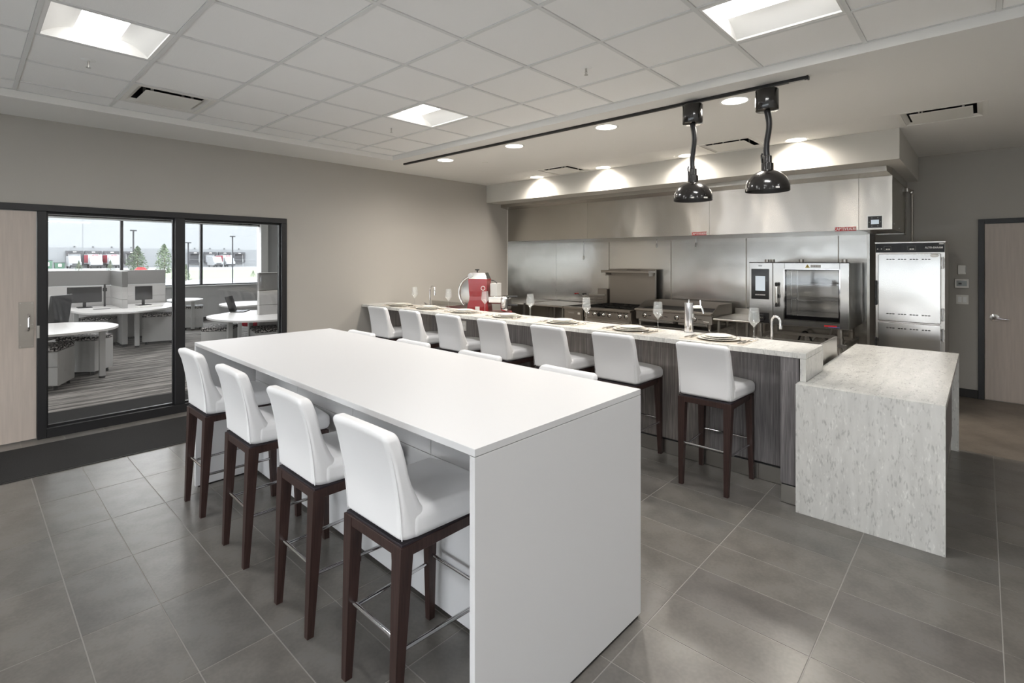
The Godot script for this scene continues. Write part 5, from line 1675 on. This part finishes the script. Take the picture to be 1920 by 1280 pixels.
# ---------------------------------------------------------------- outdoors
func dock_truck(kind: int, label: String, at: Vector3, text: String):
	# white delivery vehicle backed to its dock, nose towards +x
	var t := thing("delivery_van" if kind == 0 else "box_truck", label, "van" if kind == 0 else "truck", at)
	if kind == 0:
		var b := B.new()
		b.prism(PackedVector2Array([Vector2(-2.9, 0.45), Vector2(2.6, 0.45), Vector2(2.75, 1.15), Vector2(1.9, 1.45), Vector2(1.25, 2.45), Vector2(0.9, 2.65), Vector2(-2.9, 2.65)]), -0.98, 0.98)
		obj("body", b, M.van_white, t)
		var s := B.new()
		s.fq(Vector3(1.88, 1.5, -0.85), Vector3(1.88, 1.5, 0.85), Vector3(1.32, 2.36, 0.78), Vector3(1.32, 2.36, -0.78), Vector3(1, 0.6, 0))
		s.xf.origin = Vector3(0.02, 0.02, 0)
		obj("windscreen", s, M.windscreen, t)
		bx("bumper", t, M.tyre, 2.55, 2.8, 0.4, 0.72, -0.95, 0.95, 0.03)
		bx("grille", t, M.tyre, 2.68, 2.76, 0.8, 1.05, -0.55, 0.55, 0.02)
	else:
		bx("cargo_box", t, M.van_white, -4.4, 1.2, 0.9, 3.05, -1.22, 1.22, 0.03)
		bx("side_graphic", t, M.maroon, -4.3, 1.0, 1.2, 2.9, 1.222, 1.235, 0.0)
		bx("side_graphic", t, M.maroon, -4.3, 1.0, 1.2, 2.9, -1.235, -1.222, 0.0)
		var b := B.new()
		b.prism(PackedVector2Array([Vector2(1.2, 0.5), Vector2(3.1, 0.5), Vector2(3.15, 1.35), Vector2(2.5, 1.5), Vector2(2.0, 2.3), Vector2(1.2, 2.4)]), -1.05, 1.05)
		obj("cab", b, M.van_white, t)
		var s := B.new()
		s.fq(Vector3(2.5, 1.55, -0.95), Vector3(2.5, 1.55, 0.95), Vector3(2.06, 2.22, 0.9), Vector3(2.06, 2.22, -0.9), Vector3(1, 0.6, 0))
		s.xf.origin = Vector3(0.02, 0.02, 0)
		obj("windscreen", s, M.windscreen, t)
		bx("bumper", t, M.tyre, 3.0, 3.2, 0.4, 0.75, -1.05, 1.05, 0.03)
		words("lettering", text, 0.36, mat(c3(176, 30, 44), 0.6), t, Vector3(1.22, 2.82, 0), Vector3(0, PI / 2, 0), true, 1.2)
	for x in [-1.9, 1.7]:
		for z in [-0.85, 0.85]:
			var w := B.new()
			w.xf = Transform3D(Basis(Vector3.RIGHT, PI / 2), Vector3(x, 0.4, z))
			w.lathe([Vector2(0.0, -0.12), Vector2(0.4, -0.12), Vector2(0.4, 0.12), Vector2(0.0, 0.12)], 14)
			obj("wheel", w, M.tyre, t)

func tree(label: String, at: Vector3, h: float, r: float, conifer: bool, m: Material, sd: int):
	var t := thing("spruce" if conifer else "young_tree", label, "tree", at)
	var tr := B.new()
	tr.tube([Vector3(0, 0, 0), Vector3(0.02 * h, h * 0.5, 0), Vector3(0, h * 0.9, 0)], [h * 0.022, h * 0.014, h * 0.004], 7)
	obj("trunk", tr, M.bark, t)
	var f := B.new()
	var g := RandomNumberGenerator.new()
	g.seed = sd
	for k in (1500 if not conifer else 700):
		var u := g.randf(); var a := g.randf() * TAU
		var rad: float
		if conifer: rad = r * (1.0 - u) * (0.55 + 0.45 * (1.0 if int(u * 9.0 + g.randf() * 0.5) % 2 == 0 else 0.75)) * sqrt(g.randf())
		else: rad = r * pow(sin(PI * clampf(0.12 + u * 0.88, 0, 1)), 0.7) * (0.75 + 0.25 * sin(a * 3.0 + sd + u * 7.0)) * pow(g.randf(), 0.45) * (1.15 - 0.55 * u)
		var p := Vector3(cos(a) * rad, h * ((0.16 if not conifer else 0.06) + u * 0.84), sin(a) * rad)
		var s := h * g.randf_range(0.016, 0.034)
		var d1 := Vector3(g.randfn(), g.randfn() * 0.6, g.randfn()).normalized() * s
		var d2 := d1.cross(Vector3(g.randfn(), g.randfn(), g.randfn())).normalized() * s * 0.55
		f.fq(p - d1, p + d2, p + d1, p - d2, Vector3.UP)
	obj("foliage", f, m, t)

func build_outdoors():
	var G := -0.3
	tag(bx("ground_yard", null, M.asphalt, -200, XO - 0.2, G - 0.3, G, -190, 60, 0.0), "pale asphalt yard in front of the loading docks", "ground", "", "structure")
	var b := thing("warehouse", "long pale warehouse with a row of loading docks across the yard", "building")
	var xb := -150.0
	bx("upper_wall", b, M.cladding, xb - 10, xb, 4.34, 16.0, -180, 50, 0.0)
	bx("lower_wall", b, M.cladding_low, xb - 10, xb + 0.05, G, 4.34, -180, 50, 0.0)
	for z in [-70.0, -33.0, -14.8, 9.4]: bx("joint", b, M.cladding_low, xb, xb + 0.04, 4.34, 16.0, z - 0.06, z + 0.06, 0.0)
	var docks := [-13.32, -16.62, -20.05, -23.81, -37.3, -40.87, -44.36, -48.02]
	for i in docks.size():
		var z: float = docks[i]
		var s := bx("dock_seal", b, M.dock_seal, xb + 0.05, xb + 0.6, 3.05, 3.6, z - 1.5, z + 1.5, 0.0)
		bx("side_pad", s, M.dock_seal, xb + 0.05, xb + 0.6, 0.85, 3.05, z - 1.5, z - 1.1, 0.0)
		bx("side_pad", s, M.dock_seal, xb + 0.05, xb + 0.6, 0.85, 3.05, z + 1.1, z + 1.5, 0.0)
		bx("dock_door", s, M.dock_door if i not in [3, 4, 7] else M.dock_seal, xb + 0.06, xb + 0.1, 0.85, 3.05, z - 1.1, z + 1.1, 0.0)
		bx("bumper", s, M.dock_seal, xb + 0.05, xb + 0.4, 0.5, 0.85, z - 1.3, z + 1.3, 0.0)
		for sz in [-1.04, 0.98]: bx("guide", s, M.white, xb + 0.1, xb + 0.14, 0.9, 3.0, z + sz, z + sz + 0.07, 0.0)
		bx("dock_number", s, M.white, xb + 0.6, xb + 0.62, 3.26, 3.4, z - 0.3, z + 0.3, 0.0)
		bx("dock_lamp", b, M.dock_seal, xb, xb + 0.3, 4.45, 4.65, z - 0.12, z + 0.12, 0.0)
	dock_truck(0, "white delivery van backed up to the dock beside the green dumpsters", Vector3(-144.0, G, -12.55), "")
	dock_truck(1, "white box truck with red lettering beside the delivery van", Vector3(-144.5, G, -16.1), "ATD")
	dock_truck(1, "white box truck with red lettering half hidden by a spruce", Vector3(-144.5, G, -19.45), "ATD")
	dock_truck(0, "white delivery van at the far docks beyond the grass", Vector3(-142.5, G, -39.9), "")
	dock_truck(1, "white box truck at the far docks behind the lamp post", Vector3(-144.0, G, -43.0), "ATD")
	for e in [[-8.3, 2.2, "dark-lidded green dumpster beyond the delivery van"], [-10.3, 1.6, "small green dumpster next to the delivery van"]]:
		var t := thing("dumpster", e[2], "dumpster", Vector3(-145, G, e[0]), 0, "green dumpsters by the docks")
		var k := B.new()
		k.post(Vector3(0, 0.0, 0), Vector2(1.3, 1.5), Vector3(0, e[1] * 0.75, 0), Vector2(1.5, 1.7))
		obj("bin", k, M.dumpster, t)
		bx("lid", t, M.dock_seal, -0.77, 0.77, e[1] * 0.75, e[1] * 0.82, -0.87, 0.87, 0.02)
		bx("label_plate", t, M.white, 0.74, 0.76, e[1] * 0.25, e[1] * 0.6, -0.3, 0.25, 0.0)
	# grass bank, fence, lamps, trees
	var gb := B.new()
	gb.slab(PackedVector2Array([Vector2(-106, -18), Vector2(-104, -70), Vector2(-56, -70), Vector2(-56, -10), Vector2(-75, -12.6)]), G - 0.05, G + 0.01)
	tag(obj("lawn", gb, M.grass), "rough pale green grass strip between yard and car park", "grass", "", "stuff")
	var fe := thing("fence", "light wire fence on white posts along the grass", "fence")
	for k in 14:
		var p := B.new()
		p.cyl(Vector3(-108, G, -20.0 - k * 3.6), Vector3(-108, G + 2.0, -20.0 - k * 3.6), 0.05, 6)
		obj("post", p, M.cladding, fe)
	for y in [0.6, 1.2, 1.9]:
		var p := B.new()
		p.cyl(Vector3(-108, G + y, -20.0), Vector3(-108, G + y, -66.8), 0.012, 4)
		obj("rail", p, M.cladding, fe)
	for e in [[-110.0, -16.8, 7.0, "black lamp post behind the bushy young tree"], [-54.2, -10.65, 3.5, "black lamp post beside the narrow spruce"], [-45.0, -11.47, 3.85, "slim lamp post standing in front of the grass"]]:
		var t := thing("lamp_post", e[3], "lamp post", Vector3(e[0], G, e[1]), 0, "outdoor lamp posts")
		var p := B.new()
		p.cyl(Vector3.ZERO, Vector3(0, e[2], 0), 0.0012 * absf(e[0]), 8)
		obj("pole", p, M.tyre, t)
		var hs: float = absf(e[0]) / 110.0
		bx("head", t, M.tyre, -0.3 * hs, 0.3 * hs, e[2], e[2] + 0.2 * hs, -0.45 * hs, 0.45 * hs, 0.01)
	tree("bushy young tree beside the lamp post beyond the office window", Vector3(-60, G, -7.8), 3.25, 1.1, false, M.leaf, 5)
	tree("loose young tree standing free beyond the office window", Vector3(-60, G, -10.05), 3.5, 1.1, false, M.leaf_pale, 9)
	tree("small spruce in front of the delivery van", Vector3(-90, G, -6.96), 2.0, 0.75, true, M.leaf, 12)
	tree("small spruce in front of the half hidden truck", Vector3(-90, G, -10.4), 2.1, 0.75, true, M.leaf, 13)
	tree("narrow spruce at the foot of the lamp post", Vector3(-52, G, -9.9), 1.7, 0.5, true, M.leaf, 14)
	tree("tiny spruce on the grass by the pier", Vector3(-58, G + 0.012, -17.9), 0.8, 0.4, true, M.leaf, 15)
	var ss := thing("stop_sign", "red stop sign top showing above the cubicle panel", "road sign", Vector3(-28, G, -1.81))
	var oc := PackedVector2Array()
	for k in 8: oc.append(Vector2(cos(PI / 8 + k * PI / 4), sin(PI / 8 + k * PI / 4)) * 0.34)
	var ob := B.new()
	ob.xf = Transform3D(Basis(Vector3.UP, PI / 2), Vector3(0, 1.28, 0))
	ob.prism(oc, 0.0, 0.02)
	obj("plate", ob, M.red_label, ss)
	var po := B.new(); po.cyl(Vector3(-0.03, 0, 0), Vector3(-0.03, 1.3, 0), 0.03, 8)
	obj("post", po, M.steel_matte, ss)

# ---------------------------------------------------------------- office furniture
func pedestal(label: String, at: Vector3, turn: float, h := 0.5, wheels := true):
	# drawers face local +x
	var t := thing("drawer_pedestal", label, "drawer unit", at, turn, "office drawer pedestals")
	bx("body", t, M.cabinet_grey, -0.26, 0.25, 0.06, h, -0.2, 0.2, 0.004)
	bx("drawer", t, M.cabinet_grey, 0.25, 0.266, 0.07, h * 0.6, -0.195, 0.195, 0.003)
	bx("drawer", t, M.cabinet_grey, 0.25, 0.266, h * 0.6 + 0.008, h - 0.01, -0.195, 0.195, 0.003)
	var c := B.new()
	c.rbox(Vector3(0, h + 0.03, 0), Vector3(0.53, 0.06, 0.41), 0.02, 2, 1)
	obj("cushion", c, M.cushion, t, "black and white patterned seat cushion")
	for x in [-0.2, 0.2]:
		for z in [-0.15, 0.15]:
			var w := B.new(); w.lathe([Vector2(0, 0), Vector2(0.022, 0.004), Vector2(0.022, 0.05), Vector2(0.012, 0.06)], 8, Vector3(x, 0, z)); obj("caster", w, M.black_plastic, t)

func blob(pts: Array) -> PackedVector2Array:
	# closed smooth outline through the points
	var o := PackedVector2Array()
	var n := pts.size()
	for i in n:
		for k in 5: o.append((pts[i] as Vector2).cubic_interpolate(pts[(i + 1) % n], pts[(i - 1 + n) % n], pts[(i + 2) % n], k / 5.0))
	return o

func desk(label: String, outline: PackedVector2Array, legs: Array):
	var t := thing("office_desk", label, "desk", Vector3.ZERO, 0, "curved office desks")
	var b := B.new()
	b.slab(outline, 0.712, 0.74)
	obj("top", b, M.desk_white, t)
	for l in legs:
		bx("leg", t, M.cabinet_grey, l[0] - 0.035, l[0] + 0.035, 0.03, 0.712, l[1] - 0.035, l[1] + 0.035, 0.004)
		var f := B.new(); f.lathe([Vector2(0, 0), Vector2(0.035, 0.0), Vector2(0.04, 0.02), Vector2(0.03, 0.035)], 10, Vector3(l[0], 0, l[1])); obj("foot", f, M.black_plastic, t)

func screen_panel(label: String, x0: float, x1: float, z0: float, z1: float, h := 1.45, over_desk := false):
	var t := thing("cubicle_panel", label, "partition", Vector3.ZERO, 0, "cubicle panels")
	bx("fabric_band", t, M.panel_dark, x0, x1, h - 0.30, h - 0.012, z0, z1, 0.004)
	bx("tile", t, M.panel_light, x0, x1, 0.905, h - 0.304, z0, z1, 0.004)
	bx("tile", t, M.panel_light, x0, x1, 0.741 if over_desk else 0.05, 0.901, z0, z1, 0.004)
	if over_desk: bx("modesty_panel", t, M.panel_light, x0, x1, 0.05, 0.711, z0, z1, 0.004)
	bx("cap", t, M.cabinet_grey, x0 - 0.004, x1 + 0.004, h - 0.012, h, z0 - 0.004, z1 + 0.004, 0.003)
	bx("plinth", t, M.base, x0 + 0.01, x1 - 0.01, 0.0, 0.05, z0 + 0.01, z1 - 0.01, 0.0)

func monitor(label: String, at: Vector3, turn: float, w := 0.55, h := 0.32, lift := 0.1):
	var t := thing("monitor", label, "monitor", at, turn, "office monitors")
	bx("panel", t, M.black_plastic, -0.012, 0.012, lift, lift + h, -w / 2, w / 2, 0.004)
	bx("screen", t, M.screen_dark, 0.012, 0.014, lift + 0.012, lift + h - 0.012, -w / 2 + 0.012, w / 2 - 0.012, 0.0)
	bx("stand", t, M.black_plastic, -0.045, -0.02, 0.0, lift + h * 0.6, -0.025, 0.025, 0.003)
	bx("foot", t, M.black_plastic, -0.12, 0.08, 0.0, 0.012, -0.11, 0.11, 0.004)

func task_chair(label: String, at: Vector3, turn: float, seat: Material, back: Material):
	# back towards local +x
	var t := thing("task_chair", label, "office chair", at, turn, "office chairs")
	var s := B.new(); s.rbox(Vector3(0, 0.47, 0), Vector3(0.48, 0.08, 0.5), 0.03, 3, 1); obj("seat", s, seat, t)
	var b := B.new()
	b.rbox(Vector3(0.26, 0.85, 0), Vector3(0.03, 0.54, 0.46), 0.014, 2, 4, func(p: Vector3) -> Vector3: return Vector3(p.x + 0.14 * (p.y - 0.6) - 0.25 * p.z * p.z, p.y, p.z))
	obj("backrest", b, back, t)
	for sg in [-1.0, 1.0]:
		var f := B.new(); f.tube([Vector3(0.2, 0.5, sg * 0.22), Vector3(0.25, 0.75, sg * 0.235), Vector3(0.3, 1.12, sg * 0.235)], 0.012, 8); obj("back_frame", f, M.cabinet_grey, t)
	var c := B.new(); c.bar(Vector3(0.275, 1.1, -0.235), Vector3(0.275, 1.1, 0.235), 0.02, 0.03); obj("back_rail", c, M.cabinet_grey, t)
	var p := B.new(); p.cyl(Vector3(0, 0.1, 0), Vector3(0, 0.44, 0), 0.03, 10); obj("column", p, M.black_plastic, t)
	for k in 5:
		var a := TAU * k / 5.0
		var l := B.new(); l.bar(Vector3(0, 0.09, 0), Vector3(cos(a) * 0.3, 0.07, sin(a) * 0.3), 0.04, 0.03); l.cyl(Vector3(cos(a) * 0.3, 0.0, sin(a) * 0.3), Vector3(cos(a) * 0.3, 0.06, sin(a) * 0.3), 0.024, 8); obj("base_arm", l, M.black_plastic, t)

func build_office_furniture():
	# pod beside the glass
	desk("curved white desk with rounded tip nearest the glass screen", blob([Vector2(-7.36, 4.4), Vector2(-7.35, 3.2), Vector2(-7.40, 2.88), Vector2(-7.56, 2.57), Vector2(-7.95, 2.385), Vector2(-8.40, 2.45), Vector2(-8.70, 2.72), Vector2(-8.90, 3.07), Vector2(-8.95, 4.4)]), [[-8.02, 2.56], [-8.5, 3.3]])
	pedestal("drawer pedestal with patterned cushion, drawers turned to the glass", Vector3(-7.83, 0, 3.15), -0.42)
	pedestal("drawer pedestal with patterned cushion beside the desk's rounded tip", Vector3(-8.56, 0, 2.68), PI + 0.86, 0.5)
	task_chair("black mesh task chair between the desk tip and the big monitor", Vector3(-9.6, 0, 3.1), 0.9, M.mesh_black, M.mesh_black)
	# pod in the middle
	screen_panel("grey cubicle panel behind the big dark monitor", -12.08, -12.01, 1.835, 5.2)
	screen_panel("grey cubicle panel behind the small monitor and keyboard", -12.08, -12.01, 0.88, 1.755)
	screen_panel("pale cubicle divider standing end-on between the two monitors", -12.0, -10.90, 1.75, 1.84, 1.45, true)
	desk("long curved desk in the middle of the office carrying two monitors", blob([Vector2(-11.65, 3.0), Vector2(-11.55, 2.62), Vector2(-10.9, 2.56), Vector2(-10.30, 2.45), Vector2(-10.14, 2.19), Vector2(-10.0, 1.8), Vector2(-10.3, 1.38), Vector2(-10.8, 1.0), Vector2(-11.4, 0.9), Vector2(-11.93, 0.95), Vector2(-11.95, 2.0)]), [[-10.72, 1.64], [-11.4, 2.45]])
	monitor("big dark monitor in front of the long cubicle panel", Vector3(-11.6, 0.74, 2.3), 0.0, 0.52, 0.3, 0.1)
	monitor("small tilted monitor beside the pale divider", Vector3(-11.45, 0.74, 1.385), 0.15, 0.3, 0.28, 0.11)
	var a := thing("monitor_stand_arm", "black clamp-on monitor arm post beside the big monitor", "monitor arm", Vector3(-11.7, 0.74, 1.98))
	bx("post", a, M.black_plastic, -0.015, 0.015, 0.0, 0.44, -0.015, 0.015, 0.003)
	bx("joint", a, M.black_plastic, -0.03, 0.03, 0.3, 0.37, -0.035, 0.03, 0.008)
	var k := thing("keyboard", "white keyboard on the desk below the small monitor", "keyboard", Vector3(-10.95, 0.74, 1.4), 0.3)
	bx("body", k, M.white, -0.07, 0.07, 0.0, 0.018, -0.22, 0.22, 0.004)
	bx("keys", k, M.offwhite, -0.055, 0.055, 0.018, 0.023, -0.2, 0.2, 0.002)
	tag(bx("mouse_pad", null, M.black_plastic, -11.08, -10.98, 0.74, 0.744, 2.0, 2.25, 0.002), "thin black tablet lying on the desk before the big monitor", "tablet")
	pedestal("drawer pedestal under the middle desk, left open below the big monitor", Vector3(-11.42, 0, 2.12), PI + 0.99, 0.5)
	pedestal("drawer pedestal under the middle desk below the small monitor", Vector3(-11.0, 0, 1.22), PI + 1.3, 0.54)
	# pod behind the second pane
	desk("curved white desk seen through the pane next to the beige wall", blob([Vector2(-8.20, 1.19), Vector2(-7.70, 1.235), Vector2(-7.24, 1.09), Vector2(-6.95, 0.73), Vector2(-6.93, 0.3), Vector2(-7.1, -0.3), Vector2(-8.0, -0.4), Vector2(-8.75, 0.3), Vector2(-8.5, 0.9)]), [[-7.85, 0.95], [-8.5, 0.4]])
	screen_panel("grey cubicle panel standing on the desk next to the beige wall", -7.87, -7.78, -0.9, 0.52, 1.45, true)
	pedestal("drawer pedestal with patterned cushion under the desk next to the beige wall", Vector3(-8.25, 0, 0.97), PI - 0.6, 0.5)
	pedestal("drawer pedestal with patterned cushion behind the table end by the beige wall", Vector3(-7.55, 0, 0.5), PI - 0.2, 0.5)
	task_chair("task chair with dark red seat beyond the desk next to the beige wall", Vector3(-8.9, 0, 0.05), 2.2, M.chair_red, M.mesh_black)
	var l := thing("laptop", "open laptop seen edge-on on the far curved desk", "laptop", Vector3(-8.62, 0.74, 0.52), 0.9)
	bx("base", l, M.black_plastic, -0.12, 0.1, 0.0, 0.015, -0.16, 0.16, 0.003)
	var lb := B.new()
	lb.xf = Transform3D(Basis(Vector3.BACK, 0.3), Vector3(-0.12, 0.012, 0))
	lb.box(Vector3(0, 0.14, 0), Vector3(0.012, 0.27, 0.33), 0.003)
	obj("lid", lb, M.black_plastic, l)
	desk("white desk further back beyond the red-seated chair", blob([Vector2(-9.95, 0.3), Vector2(-9.8, 0.1), Vector2(-9.9, -0.5), Vector2(-10.6, -0.9), Vector2(-11.0, -0.3), Vector2(-10.6, 0.25)]), [[-10.2, 0.0]])
	desk("small far desk with rounded end below the office window", blob([Vector2(-12.15, 0.62), Vector2(-12.1, 0.3), Vector2(-12.45, 0.02), Vector2(-12.95, 0.1), Vector2(-13.1, 0.45), Vector2(-12.6, 0.72)]), [[-12.6, 0.2]])
	pedestal("drawer pedestal under the small far desk below the window", Vector3(-12.85, 0, 0.12), -0.3, 0.5)
